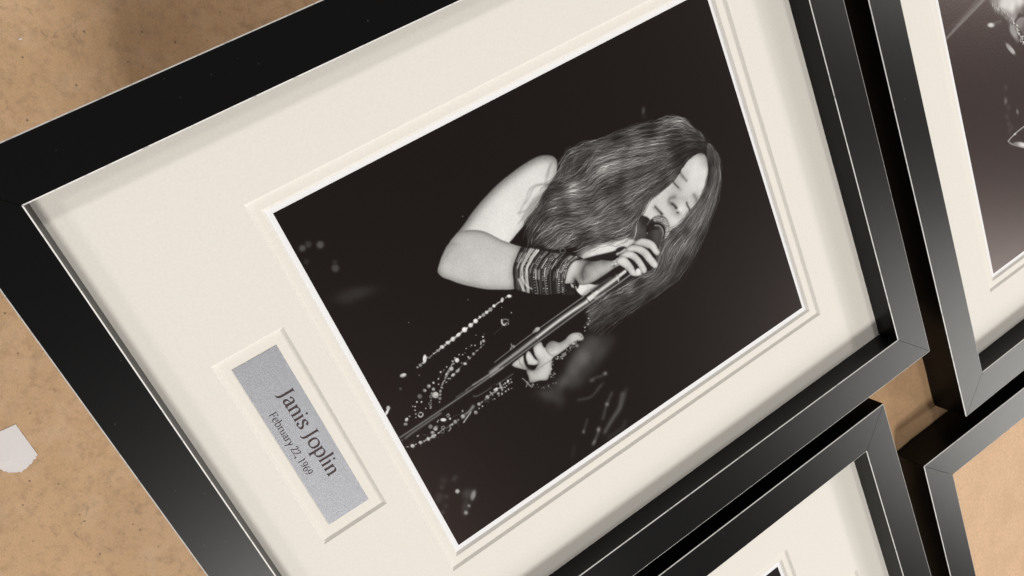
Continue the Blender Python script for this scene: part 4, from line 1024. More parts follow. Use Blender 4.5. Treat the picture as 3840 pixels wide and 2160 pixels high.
["E",603.7,264.8,0.9,1.4,1.4,-0.7,237,1.3,1],
["E",608.9,282.4,0.7,1.1,1.1,-0.5,132,1.3,1],
["E",615.1,252,3.4,5.4,6.1,-3,234,1.3,1],
["E",617.9,252.4,2.1,3.2,3.4,-1.6,182,3,0.6],
["E",605.7,250.2,1.3,2.1,2.1,-1,152,1.3,1],
["E",609,238,0.8,1.2,1.2,-0.6,202,1.3,1],
["E",619.7,237.2,1.8,2.8,1.8,-0.9,142,1.3,1],
["E",618.2,240.3,0.7,1,1.1,-0.5,222,1.3,1],
["E",628.1,226.3,3.1,4.8,5.7,-2.8,202,1.3,1],
["E",630.6,226.7,1.9,2.9,3.2,-1.5,156,3,0.6],
["E",616.3,216.3,1,1.5,1.6,-0.8,237,1.3,1],
["E",630.3,260.5,1,1.6,1.6,-0.8,162,1.3,1],
["E",641.7,245.8,-1.2,3.2,2,0.8,162,1.3,1],
["E",644.5,237.2,-1.5,3.9,3.2,1.2,162,1.3,1],
["E",646.5,237.4,-0.9,2.4,1.8,0.7,123,3,0.6],
["E",648.1,222.6,-0.3,5.4,3.6,0.5,192,1.3,1],
["E",650.7,223,-0.2,3.2,2,0.3,148,3,0.6],
["E",631.2,215.7,2.4,3.8,2.9,-1.4,132,1.3,1],
["E",635.9,205.5,1.3,2.1,2.1,-1.1,202,1.3,1],
["E",620,193.6,1,1.5,1.6,-0.8,232,1.3,1],
["E",620.2,204.2,-0.4,2.6,1.2,0.3,142,1.3,1],
["S",[617,345,623,319,631,288,638,259,644,238,649,220],0.6,0.6,110,0.8,1.2],
["E",605.4,248.1,0.6,1,1,-0.5,206,1.1,1],
["E",609.2,246.6,0.7,1.1,1.1,-0.5,145,1.1,1],
["E",610.8,244.2,0.6,1,1,-0.5,159,1.1,1],
["E",611.2,239.7,1,1.6,1.6,-0.8,209,1.1,1],
["E",613.2,239.4,0.8,1.2,1.2,-0.6,179,1.1,1],
["E",615.6,235.5,0.8,1.3,1.3,-0.6,158,1.1,1],
["E",616.7,235,0.7,1.1,1.2,-0.6,118,1.1,1],
["E",618.9,232.2,0.8,1.2,1.3,-0.6,204,1.1,1],
["E",620,230,0.6,1,1,-0.5,202,1.1,1],
["E",622.6,227.2,1,1.5,1.5,-0.8,112,1.1,1],
["E",622.6,224.1,0.6,1,1,-0.5,116,1.1,1],
["E",625.5,221.2,0.8,1.2,1.3,-0.6,185,1.1,1],
["E",625.9,218,0.6,1,1.1,-0.5,163,1.1,1],
["E",628.6,217.3,1,1.6,1.7,-0.8,147,1.1,1],
["E",629.6,213.3,1,1.5,1.6,-0.8,111,1.1,1],
["E",631.8,211.3,0.8,1.3,1.4,-0.7,151,1.1,1],
["E",632.8,208.2,1.1,1.7,1.8,-0.9,169,1.1,1],
["E",637.5,206.8,0.9,1.4,1.4,-0.7,206,1.1,1],
["E",637.1,203.9,1,1.6,1.6,-0.8,144,1.1,1],
["E",639,200.8,0.8,1.2,1.3,-0.6,211,1.1,1],
["E",642.3,199.6,1.1,1.6,1.7,-0.8,136,1.1,1],
["E",642.3,196,0.9,1.4,1.4,-0.7,113,1.1,1],
["S",[619,207,632,183],0.6,0.6,90,0.7,1.3],
["E",645,240.6,-2,5.4,3.6,1.4,177,1.3,1],
["E",647.7,240.9,-1.2,3.2,2,0.8,135,3,0.6],
["E",648.3,221.8,-0.3,5.4,3.8,0.5,197,1.3,1],
["E",650.9,222.2,-0.2,3.2,2.1,0.3,152,3,0.6],
["E",629.4,225.5,2.7,4.1,3.9,-1.9,192,1.3,1],
["E",631.6,225.7,1.6,2.5,2.2,-1.1,148,3,0.6],
["E",631.8,216.3,2,3.1,3.2,-1.6,122,1.3,1],
["E",635.4,205.5,1.4,2.2,2.3,-1.1,202,1.3,1],
["E",645.1,198.5,0.8,1.2,1.3,-0.6,202,1.3,1],
["E",650.4,204.9,1,1.5,1.6,-0.8,237,1.3,1],
["E",653.5,209.7,1,1.5,1.6,-0.8,237,1.3,1],
["E",649.7,192.9,1,1.5,1.6,-0.8,202,1.3,1],
["E",652.3,185.9,1,1.5,1.6,-0.8,202,1.3,1],
["E",656.5,181.6,0.9,1.4,1.4,-0.7,202,1.3,1],
["E",664.6,176.5,1.5,2.2,2.3,-1.2,182,1.3,1],
["E",634.7,178.9,1.1,1.7,1.8,-0.9,237,1.3,1],
["E",649.3,172.3,0.9,1.4,1.4,-0.7,237,1.3,1],
["E",619.8,194.1,1.1,1.7,1.8,-0.9,222,1.3,1],
["E",636.2,161.3,1.8,2.7,2.8,-1.4,172,1.3,1],
["E",638.3,160.9,0.8,1.2,1.2,-0.6,247,1.3,1],
["E",638.3,144.7,3.2,4.9,5.2,-2.6,132,1.3,1],
["E",638.2,147,1.1,1.7,1.8,-0.9,202,1.3,1],
["E",642.6,128.5,2.9,4.4,4.6,-2.3,122,1.3,1],
["E",644.7,130.3,0.9,1.3,1.4,-0.7,227,1.3,1],
["E",654.1,152.5,2.6,3.9,4.1,-2,177,1.3,1],
["E",656.1,152.7,1.5,2.3,2.3,-1.1,135,3,0.6],
["E",662.4,142.7,1.6,2.4,2.5,-1.2,132,1.3,1],
["E",662.6,143.8,0.7,1,1.1,-0.5,227,1.3,1],
["E",673.2,150.1,5.4,8.1,8.6,-4.3,190,1.3,1],
["E",677.6,150.7,3.2,4.9,4.7,-2.4,146,3,0.6],
["E",671.1,167.6,2,3.1,4.3,-2.1,152,1.3,1],
["E",680.3,162.6,2,3.1,3.2,-1.6,142,1.3,1],
["E",690.2,156.6,2.6,3.9,4.2,-2.1,127,1.3,1],
["E",699.5,150.8,1.1,1.7,1.8,-0.9,182,1.3,1],
["E",680.4,131.1,1.6,2.4,2.5,-1.2,132,1.3,1],
["E",696.6,122.4,1.9,2.9,3.1,-1.5,122,1.3,1],
["E",700.5,119.7,1.1,1.7,1.8,-0.9,202,1.3,1],
["E",651,108.3,4,6,6.4,-3.2,88,1.3,1],
["E",648.1,107.6,1.5,2.3,2.5,-1.2,122,1.3,1],
["E",660.8,93.5,1.2,1.8,2,-1,247,1.3,1],
["E",668.5,105.1,1.2,1.8,2,-1,247,1.3,1],
["E",665.4,77.3,0.9,1.3,1.4,-0.7,202,1.3,1],
["E",670.2,82.8,1.1,1.7,1.8,-0.9,227,1.3,1],
["E",680,77.9,1,1.5,1.6,-0.8,237,1.3,1],
["E",691.5,74.7,1,1.5,1.6,-0.8,237,1.3,1],
["E",701,70,0.8,1.2,1.3,-0.6,202,1.3,1],
["E",693.1,107.3,0.9,1.3,1.4,-0.7,232,1.3,1],
["E",687.2,55.9,1,1.5,1.6,-0.8,212,1.3,1],
["E",690.7,44.3,4.1,2.1,3,-4.8,210,1.3,1],
["E",692.7,44.5,2.5,1.3,1.6,-2.6,162,3,0.6],
["E",701.5,35.5,3.4,4.9,3.9,-2,137,1.3,1],
["E",629.7,14.7,3,4.5,5.9,-3,197,1.3,1],
["E",632.2,15,1.8,2.7,3.3,-1.7,152,3,0.6],
["E",638.7,6,3.4,2.1,5.9,-7.7,222,1.3,1],
["E",599.1,70.5,2.4,3.6,3.8,-1.9,70,1.3,1],
["E",656.9,194.9,-0.5,3,1.9,0.4,162,1.3,1],
["E",673.2,151.9,1,1.5,1.6,-0.8,240,1.5,1],
["S",[672,139,674,138,674,136,673,135,672,133,670,133,668,133,667,134,666,136,667,138,668,139,670,140,672,139],1,1,150,1,1],
["S",[690,128,692,126,692,125,691,123,690,121,688,121,686,121,684,122,684,124,684,126,686,128,688,128,690,128],1,1,130,1,1],
["S",[705,91,708,89,709,86,708,83,705,80,701,79,698,80,695,82,694,86,695,89,698,91,702,92,705,91],1.2,1.2,130,1,1],
["S",[700,80,706,81,708,88,703,93],1.4,1.4,220,0.95,1.3],
["E",696,88.5,1.8,2.7,1.4,-0.7,200,1.5,1],
["E",632.6,214.9,0.6,0.9,1,-0.5,135,1.1,1],
["E",634.5,212,0.7,1.2,1.2,-0.6,165,1.1,1],
["E",637.3,210.7,0.7,1.1,1.2,-0.6,197,1.1,1],
["E",638.4,206.1,0.6,0.9,1,-0.5,111,1.1,1],
["E",641.7,205,0.8,1.2,1.2,-0.6,191,1.1,1],
["E",643.5,202.4,0.8,1.2,1.2,-0.6,110,1.1,1],
["E",645.6,199.5,0.6,0.9,1,-0.5,155,1.1,1],
["E",646.8,195.1,0.7,1.1,1.1,-0.5,124,1.1,1],
["E",648.4,194.2,0.6,0.9,1,-0.5,116,1.1,1],
["E",649.4,189.8,0.7,1,1.1,-0.5,178,1.1,1],
["E",651.7,188.8,0.6,0.9,0.9,-0.5,186,1.1,1],
["E",654.5,184.9,0.6,0.9,1,-0.5,180,1.1,1],
["E",654.6,181.9,0.7,1.1,1.2,-0.6,195,1.1,1],
["E",658.3,179.7,0.7,1,1.1,-0.5,155,1.1,1],
["E",658.2,176.1,0.9,1.4,1.5,-0.7,121,1.1,1],
["E",662.3,174.2,0.8,1.2,1.2,-0.6,170,1.1,1],
["E",772.2,23.1,3.6,5.1,4.7,-2.4,207,1.3,1],
["E",775.1,23.4,2.2,3.1,2.6,-1.3,160,3,0.6],
["E",766.3,9.4,2.1,2.9,1.1,-0.5,202,1.3,1],
["E",773.8,33.4,0.5,3,1.7,-0.1,182,1.3,1],
["E",777,47.5,3.3,4.7,4.4,-2.2,192,1.3,1],
["E",779.6,47.7,2,2.8,2.4,-1.2,148,3,0.6],
["E",779.8,58.4,1.6,2.3,2.6,-1.3,182,1.3,1],
["E",780,64,1.2,1.7,1.8,-0.9,202,1.3,1],
["E",780.8,72.1,3.3,4.7,5.1,-2.5,207,1.3,1],
["E",783.4,72.4,2,2.8,2.8,-1.4,160,3,0.6],
["E",782,81,1.4,2,2.2,-1.1,202,1.3,1],
["E",782.5,88.7,4,5.7,5.1,-2.5,177,1.3,1],
["E",785.6,89.1,2.4,3.4,2.8,-1.4,135,3,0.6],
["E",782.7,95.4,1.3,1.9,2,-1,247,1.3,1],
["E",771,91.7,3.5,5.1,4.4,-2.2,162,1.3,1],
["E",773.8,92,2.1,3,2.4,-1.2,123,3,0.6],
["E",782.7,106.8,0.2,3.5,2.2,0.1,192,1.3,1],
["E",764.9,104.2,3.8,5.6,6,-3,152,1.3,1],
["E",767.9,105,1.6,2.4,2.6,-1.3,202,1.3,1],
["E",750.8,94.3,1,1.5,1.6,-0.8,212,1.3,1],
["E",754.6,136.6,5.1,7.5,4.4,-2.2,230,1.3,1],
["E",758.7,137.1,3.1,4.5,2.4,-1.2,179,3,0.6],
["E",749.6,118.6,1,1.5,1.6,-0.8,222,1.3,1],
["E",747.4,123.1,0.9,1.4,1.5,-0.7,202,1.3,1],
["E",763.1,155.2,2,2.9,3.1,-1.5,202,1.3,1],
["E",782.9,153.6,1.9,2.8,3,-1.4,192,1.3,1],
["E",781.2,164.8,3.3,4.8,5.2,-2.5,162,1.3,1],
["E",783.8,165.1,2,2.9,2.8,-1.4,123,3,0.6],
["E",781.5,175,1.8,2.6,2.8,-1.4,132,1.3,1],
["E",779.6,192.2,3.7,5.4,5.7,-2.8,177,1.3,1],
["E",782.6,192.5,2.2,3.2,3.2,-1.5,135,3,0.6],
["E",764.3,198.5,1.3,1.9,3,-1.4,182,1.3,1],
["E",791.7,231.8,3.4,5,5.2,-2.5,132,1.3,1],
["E",789.2,231.8,1.2,1.8,1.9,-0.9,182,1.3,1],
["E",774,251.4,2.9,4.3,4.5,-2.2,177,1.3,1],
["E",776.3,251.7,1.7,2.6,2.5,-1.2,135,3,0.6],
["E",773.5,261.8,-0.6,4.3,2,0.4,162,1.3,1],
["E",775.6,262,-0.4,2.6,1.1,0.2,123,3,0.6],
["E",769.7,283.7,3.5,5.2,5.4,-2.6,177,1.3,1],
["E",772.4,284.1,2.1,3.1,3,-1.4,135,3,0.6],
["E",771.7,275.6,1.4,2.2,2.2,-1.1,152,1.3,1],
["E",786.3,258,1.1,1.6,1.7,-0.8,247,1.3,1],
["E",786.5,246.1,1,1.4,1.5,-0.7,232,1.3,1],
["E",768.8,293.6,1.1,1.6,1.7,-0.8,192,1.3,1],
["E",764,316.1,3.8,5.8,4.5,-2.1,202,1.3,1],
["E",767.1,316.5,2.3,3.5,2.5,-1.2,156,3,0.6],
["E",762.1,320.6,1.7,2.5,2.6,-1.2,247,1.3,1],
["E",779.1,318.4,2.6,4,4.1,-2,152,1.3,1],
["E",786.7,328,1.6,2.4,3.4,-1.6,177,1.3,1],
["E",786.4,341.8,1.5,2.2,2.3,-1.1,202,1.3,1],
["E",785.7,352,1.3,2,2.1,-1,202,1.3,1],
["E",788.7,361.9,1.7,2.6,1.1,-0.5,152,1.3,1],
["E",787.9,301.1,1,1.4,1.5,-0.7,232,1.3,1],
["E",786.7,294.5,0.6,0.9,0.9,-0.4,172,1.3,1],
["E",773.3,345.1,1.1,1.7,1.7,-0.8,212,1.3,1],
["E",772.5,351.5,1,1.5,1.5,-0.7,212,1.3,1],
["E",761.7,361.4,2.8,2.3,3.3,-3.5,217,1.3,1],
["E",763,351.2,1.6,2.4,3,-1.4,182,1.3,1],
["E",763.3,345,1.1,1.6,1.7,-0.8,182,1.3,1],
["E",760.9,371.4,1.1,1.7,1.7,-0.8,182,1.3,1],
["E",771.2,370.2,1.3,2,2.1,-1,192,1.3,1],
["E",770.7,362,-0.5,3.2,1.6,0.4,162,1.3,1],
["E",771.8,341,0.8,1.3,1.3,-0.6,212,1.3,1],
["E",786.9,317.1,1.1,1.6,1.7,-0.8,172,1.3,1],
["E",754.2,48.8,1.3,1.8,2,-1,202,1.3,1],
["E",754.5,52.7,0.8,1.2,1.3,-0.6,172,1.3,1],
["S",[788,122,790,120,791,118,790,116,788,114,785,113,783,114,781,115,780,118,781,120,783,122,786,123,788,122],1,1,120,1,1],
["S",[754,98,755,97,756,94,755,92,753,90,751,90,748,90,746,92,746,94,746,96,748,98,751,99,754,98],1,1,170,1,1],
["S",[778,129,780,127,780,125,780,123,778,121,775,121,773,121,771,123,771,125,772,127,773,129,776,129,778,129],1,1,170,1,1],
["S",[779,282,781,280,782,277,781,275,779,273,776,272,773,272,771,274,771,277,771,279,774,281,777,282,779,282],1.1,1.1,80,1,1],
["S",[766,112,767,111,768,109,767,107,765,105,763,104,760,105,759,106,758,108,759,111,761,112,763,113,766,112],0.8,0.8,130,1,1],
["S",[665,144,666,143,666,142,666,141,665,140,664,140,663,140,662,141,662,142,662,143,663,144,664,144,665,144],0.8,0.8,120,1,1],
["S",[748,151,747,157,753,158,754,151],1.4,1.4,190,0.9,1.3],
["S",[783,152,782,145,791,144,795,136],1.7,1.7,185,0.9,1.4],
["S",[781,111,781,125,783,140],1,1,160,0.8,1.3],
["S",[782,219,790,202,798,186],1.7,1.7,215,0.95,1.3],
["S",[771,232,777,217,778,201],5,2.9,150,0.85,3],
["S",[752,336,762,335,776,334],2.8,2.8,178,0.95,1.6],
["S",[764,324,768,337],2.1,2.1,170,0.9,1.4],
["S",[760,298,774,301],1.9,1.9,170,0.9,1.4],
["S",[767,299,769,312],2.3,2.3,165,0.9,1.4],
["S",[742,248,748,256,750,274,750,289,750,307],1.9,1,104,0.85,1.8],
["S",[751,326,751,350,750,384],1.7,1.7,96,0.85,2],
["S",[747,302,745,324],1.3,1.3,56,0.7,2],
["S",[763,164,769,191],0.6,0.6,90,0.7,1.2],
["S",[760,63,769,76],0.6,0.6,100,0.8,1.2],
["S",[740,4,738,7],1.2,1.2,150,0.8,1.4],
["E",772.6,338.4,0.6,1,1,-0.5,75,1.1,0.7],
["E",793.6,273.5,0.4,0.6,0.6,-0.3,102,1.1,0.7],
["E",784.7,201,0.5,0.7,0.8,-0.4,133,1.1,0.7],
["E",788.2,334.2,0.7,1,1,-0.5,72,1.1,0.7],
["E",780.8,163.8,0.5,0.7,0.8,-0.4,101,1.1,0.7],
["E",763.8,31.5,0.6,0.9,1,-0.5,134,1.1,0.7],
["E",782.5,169.3,0.4,0.6,0.7,-0.3,100,1.1,0.7],
["E",762.5,17.4,0.5,0.7,0.7,-0.4,147,1.1,0.7],
["E",799.6,195.7,0.4,0.6,0.6,-0.3,107,1.1,0.7],
["E",783.2,66.7,0.4,0.5,0.6,-0.3,123,1.1,0.7],
["E",779.7,332.8,0.4,0.6,0.6,-0.3,138,1.1,0.7],
["E",786.9,281.5,0.6,0.8,0.9,-0.4,124,1.1,0.7],
["E",773.2,17.7,0.6,0.8,0.9,-0.5,114,1.1,0.7],
["E",784.2,67.2,0.6,0.8,0.9,-0.5,80,1.1,0.7],
["E",790.2,190.4,0.4,0.5,0.6,-0.3,144,1.1,0.7],
["E",797.9,206.3,0.6,0.8,0.9,-0.4,83,1.1,0.7],
["E",781.2,51.8,0.5,0.8,0.8,-0.4,72,1.1,0.7],
["E",767,21.3,0.4,0.6,0.7,-0.3,153,1.1,0.7],
["E",793.6,169.8,0.4,0.6,0.6,-0.3,155,1.1,0.7],
["E",801.6,166.9,0.5,0.7,0.7,-0.3,143,1.1,0.7],
["E",782.5,294.3,0.7,1.1,1.1,-0.5,99,1.1,0.7],
["E",794.9,99.2,0.7,0.9,1,-0.5,117,1.1,0.7],
["E",779.3,290.3,0.4,0.6,0.7,-0.3,111,1.1,0.7],
["E",787.1,116.5,0.4,0.6,0.7,-0.3,115,1.1,0.7],
["E",789.4,130.4,0.5,0.7,0.7,-0.4,134,1.1,0.7],
["E",797.7,112.5,0.5,0.7,0.8,-0.4,118,1.1,0.7],
["E",762.1,24.1,0.6,0.8,0.9,-0.5,115,1.1,0.7],
["E",781.6,352.9,0.4,0.6,0.7,-0.3,96,1.1,0.7],
["E",785.5,185.1,0.7,1,1,-0.5,140,1.1,0.7],
["E",785.4,158.9,0.6,0.8,0.9,-0.4,104,1.1,0.7],
["E",784.3,200.4,0.6,0.9,0.9,-0.4,109,1.1,0.7],
["E",785.1,91.2,0.7,1,1.1,-0.5,146,1.1,0.7],
["E",781.2,20.2,0.4,0.6,0.7,-0.3,132,1.1,0.7],
["E",779,331.4,0.4,0.6,0.6,-0.3,148,1.1,0.7],
["E",765.4,52.8,0.6,0.9,1,-0.5,88,1.1,0.7],
["E",783.7,345.4,0.4,0.6,0.6,-0.3,86,1.1,0.7],
["E",784.9,73.8,0.5,0.7,0.7,-0.4,148,1.1,0.7],
["E",790.7,213.8,0.6,0.9,0.9,-0.4,98,1.1,0.7],
["E",787.3,43.9,0.6,0.8,0.9,-0.4,112,1.1,0.7],
["E",785.5,92.2,0.7,1,1,-0.5,77,1.1,0.7]]
CORNER = [
["P",[983,1468,981,1452,1043,1193,1063,1244],96,3,0.85,0],
["S",[1006,1455,1054,1233],5.5,5.5,50,0.8,3],
["S",[983,1451,1045,1200],3.3,3.3,130,0.6,3],
["P",[1039,1183,1002,1175,963,1142,928,1114,905,1083,923,1056,908,1031,911,976,965,963,1045,1164],[1015,1172,120,980,1123,206,955,1085,225,957,1040,215,931,1062,110,922,1028,60,929,1106,130],4,1,1],
["S",[1024,1184,983,1166,946,1124,908,1104],12.7,12.7,120,0.7,5],
["S",[1010,1176,986,1169],1.7,1.7,105,0.7,1],
["S",[979,1146,952,1139],1.8,1.8,177,0.7,1],
["S",[992,1162,979,1174],1.7,1.7,154,0.7,1],
["S",[1007,1169,982,1174],1.7,1.7,129,0.7,1],
["S",[991,1160,969,1162],1.7,1.7,154,0.7,1],
["S",[996,1164,991,1175],1.7,1.7,74,0.7,1],
["S",[930,1110,911,1100],1.8,1.8,168,0.7,1],
["S",[956,1122,921,1108],1.8,1.8,207,0.7,1],
["S",[958,1131,932,1131],1.8,1.8,145,0.7,1],
["S",[990,1164,969,1150],1.7,1.7,179,0.7,1],
["S",[949,1129,928,1110],1.8,1.8,79,0.7,1],
["S",[1012,1183,999,1183],1.7,1.7,206,0.7,1],
["S",[935,1113,922,1107],1.8,1.8,113,0.7,1],
["S",[979,1152,960,1141],1.8,1.8,67,0.7,1],
["S",[959,1129,937,1127],1.8,1.8,175,0.7,1],
["S",[957,1127,932,1123],1.8,1.8,154,0.7,1],
["S",[913,1086,897,1093],1.8,1.8,209,0.7,1],
["S",[982,1151,954,1142],1.8,1.8,92,0.7,1],
["S",[1001,1171,994,1178],1.7,1.7,70,0.7,1],
["S",[1005,1172,989,1176],1.7,1.7,200,0.7,1],
["S",[937,1119,918,1115],1.8,1.8,72,0.7,1],
["S",[913,1104,901,1099],1.8,1.8,65,0.7,1],
["S",[927,1105,902,1103],1.8,1.8,68,0.7,1],
["S",[999,1159,988,1169],1.7,1.7,68,0.7,1],
["S",[955,1140,928,1118],1.8,1.8,130,0.7,1],
["S",[950,1123,939,1135],1.8,1.8,150,0.7,1],
["S",[934,1107,932,1124],1.8,1.8,158,0.7,1],
["S",[974,1141,955,1144],1.8,1.8,183,0.7,1],
["S",[946,1123,922,1117],1.8,1.8,63,0.7,1],
["S",[920,1109,896,1087],1.8,1.8,173,0.7,1],
["S",[942,1117,928,1119],1.8,1.8,183,0.7,1],
["S",[937,1106,915,1112],1.8,1.8,139,0.7,1],
["S",[1000,1162,977,1159],1.7,1.7,114,0.7,1],
["S",[936,1115,905,1101],1.8,1.8,155,0.7,1],
["S",[992,1165,973,1155],1.7,1.7,129,0.7,1],
["S",[964,1139,940,1134],1.8,1.8,68,0.7,1],
["S",[932,1111,917,1111],1.8,1.8,90,0.7,1],
["S",[990,1168,970,1150],1.7,1.7,178,0.7,1],
["S",[953,1127,924,1125],1.8,1.8,100,0.7,1],
["S",[967,1138,946,1123],1.8,1.8,194,0.7,1],
["S",[925,1102,895,1089],1.8,1.8,207,0.7,1],
["S",[945,1128,925,1115],1.8,1.8,77,0.7,1],
["S",[963,1137,947,1141],1.8,1.8,107,0.7,1],
["S",[973,1151,962,1149],1.8,1.8,78,0.7,1],
["S",[975,1146,956,1136],1.8,1.8,142,0.7,1],
["S",[1004,1167,988,1175],1.7,1.7,150,0.7,1],
["S",[934,1110,911,1098],1.8,1.8,130,0.7,1],
["S",[956,1133,937,1130],1.8,1.8,66,0.7,1],
["S",[985,1150,959,1152],1.7,1.7,62,0.7,1],
["S",[989,1162,975,1153],1.7,1.7,198,0.7,1],
["S",[949,1122,923,1116],1.8,1.8,79,0.7,1],
["S",[920,1104,903,1096],1.8,1.8,69,0.7,1],
["S",[959,1141,936,1136],1.8,1.8,65,0.7,1],
["S",[978,1153,950,1141],1.8,1.8,129,0.7,1],
["S",[986,1147,979,1164],1.8,1.8,207,0.7,1],
["S",[922,1095,895,1087],1.8,1.8,183,0.7,1],
["S",[996,1161,983,1160],1.7,1.7,91,0.7,1],
["S",[1000,1165,988,1166],1.7,1.7,155,0.7,1],
["S",[956,1122,938,1127],1.8,1.8,95,0.7,1],
["S",[972,1143,953,1137],1.8,1.8,116,0.7,1],
["P",[904,1068,901,1039,870,986,786,1006,818,1044,861,1064,886,1088],[889,1057,120,850,1037,70,852,1006,150],2,1,1],
["E",896.4,1090.3,-3.2,-2.8,-0.7,2.1,229,1.2,1],
["E",886.2,1098.9,-4.7,-4.1,-0.7,2.1,209,1.2,1],
["E",884.4,1096,-5,-4.4,-0.7,2.1,158,1.2,1],
["E",891.2,1093.4,-2.8,-2.5,-0.7,2.1,149,1.2,1],
["E",888.9,1093.9,-3.1,-2.7,-0.7,2.1,206,1.2,1],
["E",882.3,1075,-4.8,-4.2,-0.7,2.1,223,1.2,1],
["E",874.1,1075.9,-3.2,-2.8,-0.7,2.1,145,1.2,1],
["E",880.6,1087.2,-2.8,-2.5,-0.7,2.1,169,1.2,1],
["E",881.9,1090.2,-3.4,-2.9,-0.7,2.1,123,1.2,1],
["E",866.3,1076.5,-2.8,-2.5,-0.7,2.1,208,1.2,1],
["E",862.2,1073.3,-2.9,-2.6,-0.7,2.1,190,1.2,1],
["E",861.5,1077.5,-3.3,-2.9,-0.7,2.1,150,1.2,1],
["E",872.2,1080,-4.7,-4.1,-0.7,2.1,197,1.2,1],
["E",862.5,1078.3,-5,-4.4,-0.7,2.1,124,1.2,1],
["E",860.8,1069.4,-3.6,-3.1,-0.7,2.1,171,1.2,1],
["E",862.4,1079.9,-3.8,-3.3,-0.7,2.1,156,1.2,1],
["E",865.8,1079.7,-3.1,-2.7,-0.7,2.1,180,1.2,1],
["E",864.6,1082.2,-4.7,-4.1,-0.7,2.1,121,1.2,1],
["E",858.3,1081.5,-4.1,-3.6,-0.7,2.1,197,1.2,1],
["E",851.7,1072,-3.3,-2.8,-0.7,2.1,125,1.2,1],
["E",842.6,1069.3,-5.1,-4.5,-0.7,2.1,152,1.2,1],
["E",850.5,1071.6,-4.3,-3.7,-0.7,2.1,204,1.2,1],
["E",851.1,1075.8,-4.9,-4.3,-0.7,2.1,189,1.2,1],
["E",847.3,1075.4,-3.4,-2.9,-0.7,2.1,201,1.2,1],
["E",834.1,1063.5,-2.4,-2.1,-0.7,2.1,129,1.2,1],
["E",834.9,1065.6,-2.3,-2,-0.7,2.1,179,1.2,1],
["E",830.8,1061.8,-4.8,-4.1,-0.7,2.1,183,1.2,1],
["E",833.3,1067.4,-4.3,-3.7,-0.7,2.1,149,1.2,1],
["E",832.2,1060.1,-5.2,-4.5,-0.7,2.1,149,1.2,1],
["E",823.4,1060.1,-4.5,-3.9,-0.7,2.1,195,1.2,1],
["E",831,1054.6,-3.2,-2.8,-0.7,2.1,232,1.2,1],
["E",827.9,1061.5,-2.8,-2.5,-0.7,2.1,154,1.2,1],
["E",825.4,1071.4,-2.2,-1.9,-0.7,2.1,206,1.2,1],
["E",830.3,1068.3,-3.4,-3,-0.7,2.1,129,1.2,1],
["E",817.5,1069.9,-5,-4.3,-0.7,2.1,196,1.2,1],
["E",820.7,1053.6,-2.2,-1.9,-0.7,2.1,149,1.2,1],
["E",812.4,1058.8,-3.5,-3,-0.7,2.1,162,1.2,1],
["E",821.4,1064.1,-3.4,-2.9,-0.7,2.1,151,1.2,1],
["E",810.7,1057.9,-2.9,-2.5,-0.7,2.1,230,1.2,1],
["E",803,1055.8,-3.6,-3.1,-0.7,2.1,187,1.2,1],
["E",805.1,1044.5,-4.3,-3.8,-0.7,2.1,209,1.2,1],
["E",809.1,1058,-3.2,-2.8,-0.7,2.1,134,1.2,1],
["E",807.6,1055.6,-4.6,-4,-0.7,2.1,232,1.2,1],
["E",803.3,1061.4,-4.2,-3.6,-0.7,2.1,152,1.2,1],
["E",797.7,1044.1,-2.3,-2,-0.7,2.1,126,1.2,1],
["E",789.3,1047.6,-3.9,-3.3,-0.7,2.1,231,1.2,1],
["P",[902,1113,892,1094,853,1081,822,1078,821,1089,856,1110,880,1120],[889,1106,140,855,1096,150,824,1084,90],4,1,1],
["E",939.9,1209.6,-7.4,-17.6,-8,2.1,205,4,1],
["S",[939,1195,933,1157],4.1,4.1,110,0.6,4],
["E",814.3,1131.9,-29.3,-17.5,-0.9,10.2,150,4,1],
["E",803,1123.6,-14.1,-8.4,-0.6,7.2,175,4,1],
["E",636.5,1205.2,-3.7,-8.1,-12.3,3.2,96,6,1],
["E",567.7,1152.5,-1.9,-5.6,-10.6,-0,120,4,1],
["E",685.4,1191.1,-3.1,-6.7,-8.5,2.2,66,6,0.8],
["E",605.8,1196.4,-3.2,-6.8,-8.6,2.2,66,6,0.8],
["E",576.5,1213.8,-3.2,-6.8,-8.6,2.2,66,6,0.8],
["E",545.2,1210.3,-3.2,-6.8,-8.7,2.2,66,6,0.8],
["E",523.2,1198.3,-3.3,-6.9,-8.7,2.2,66,6,0.8],
["E",513.6,1212.3,-3.3,-6.9,-8.7,2.2,66,6,0.8],
["S",[481,1230,491,1187,495,1133,493,1077],2.5,2.5,200,0.9,1.4],
["S",[481,1230,458,1211,416,1153,384,1104],3.2,3.2,150,0.9,1.6],
["P",[459,1207,455,1181,429,1140,399,1100,389,1103,421,1158],[456,1196,120,429,1156,215],2,1,1],
["E",489.7,1187.5,0.7,-7.3,-4.7,-2.8,190,2,1]]
def to_image(name, cv, lo, hi):
    a = cv.a / 255.0
    lin = np.minimum(1.04 * np.where(a <= .04045, a / 12.92, ((a + .055) / 1.055) ** 2.4), 1.0)
    px = np.ones((cv.h, cv.w, 4), np.float32)
    for i, (l, h) in enumerate(zip(lo, hi)): px[..., i] = l + lin * (h - l)
    s = np.where(px[..., :3] <= .0031308, px[..., :3] * 12.92, 1.055 * np.clip(px[..., :3], 0, 1) ** (1 / 2.4) - .055)
    px[..., :3] = s
    im = bpy.data.images.new(name, cv.w, cv.h); im.pixels.foreach_set(px.ravel()); im.update(); im.pack()
    return im
cv1 = Canvas(1144, 1445, 20); cv1.run(SINGER, paint_hair); cv1.grain(np.random.default_rng(1), 6.5)
cv2 = Canvas(1144, 1445, 24); cv2.run(CORNER); cv2.grain(np.random.default_rng(2), 6)
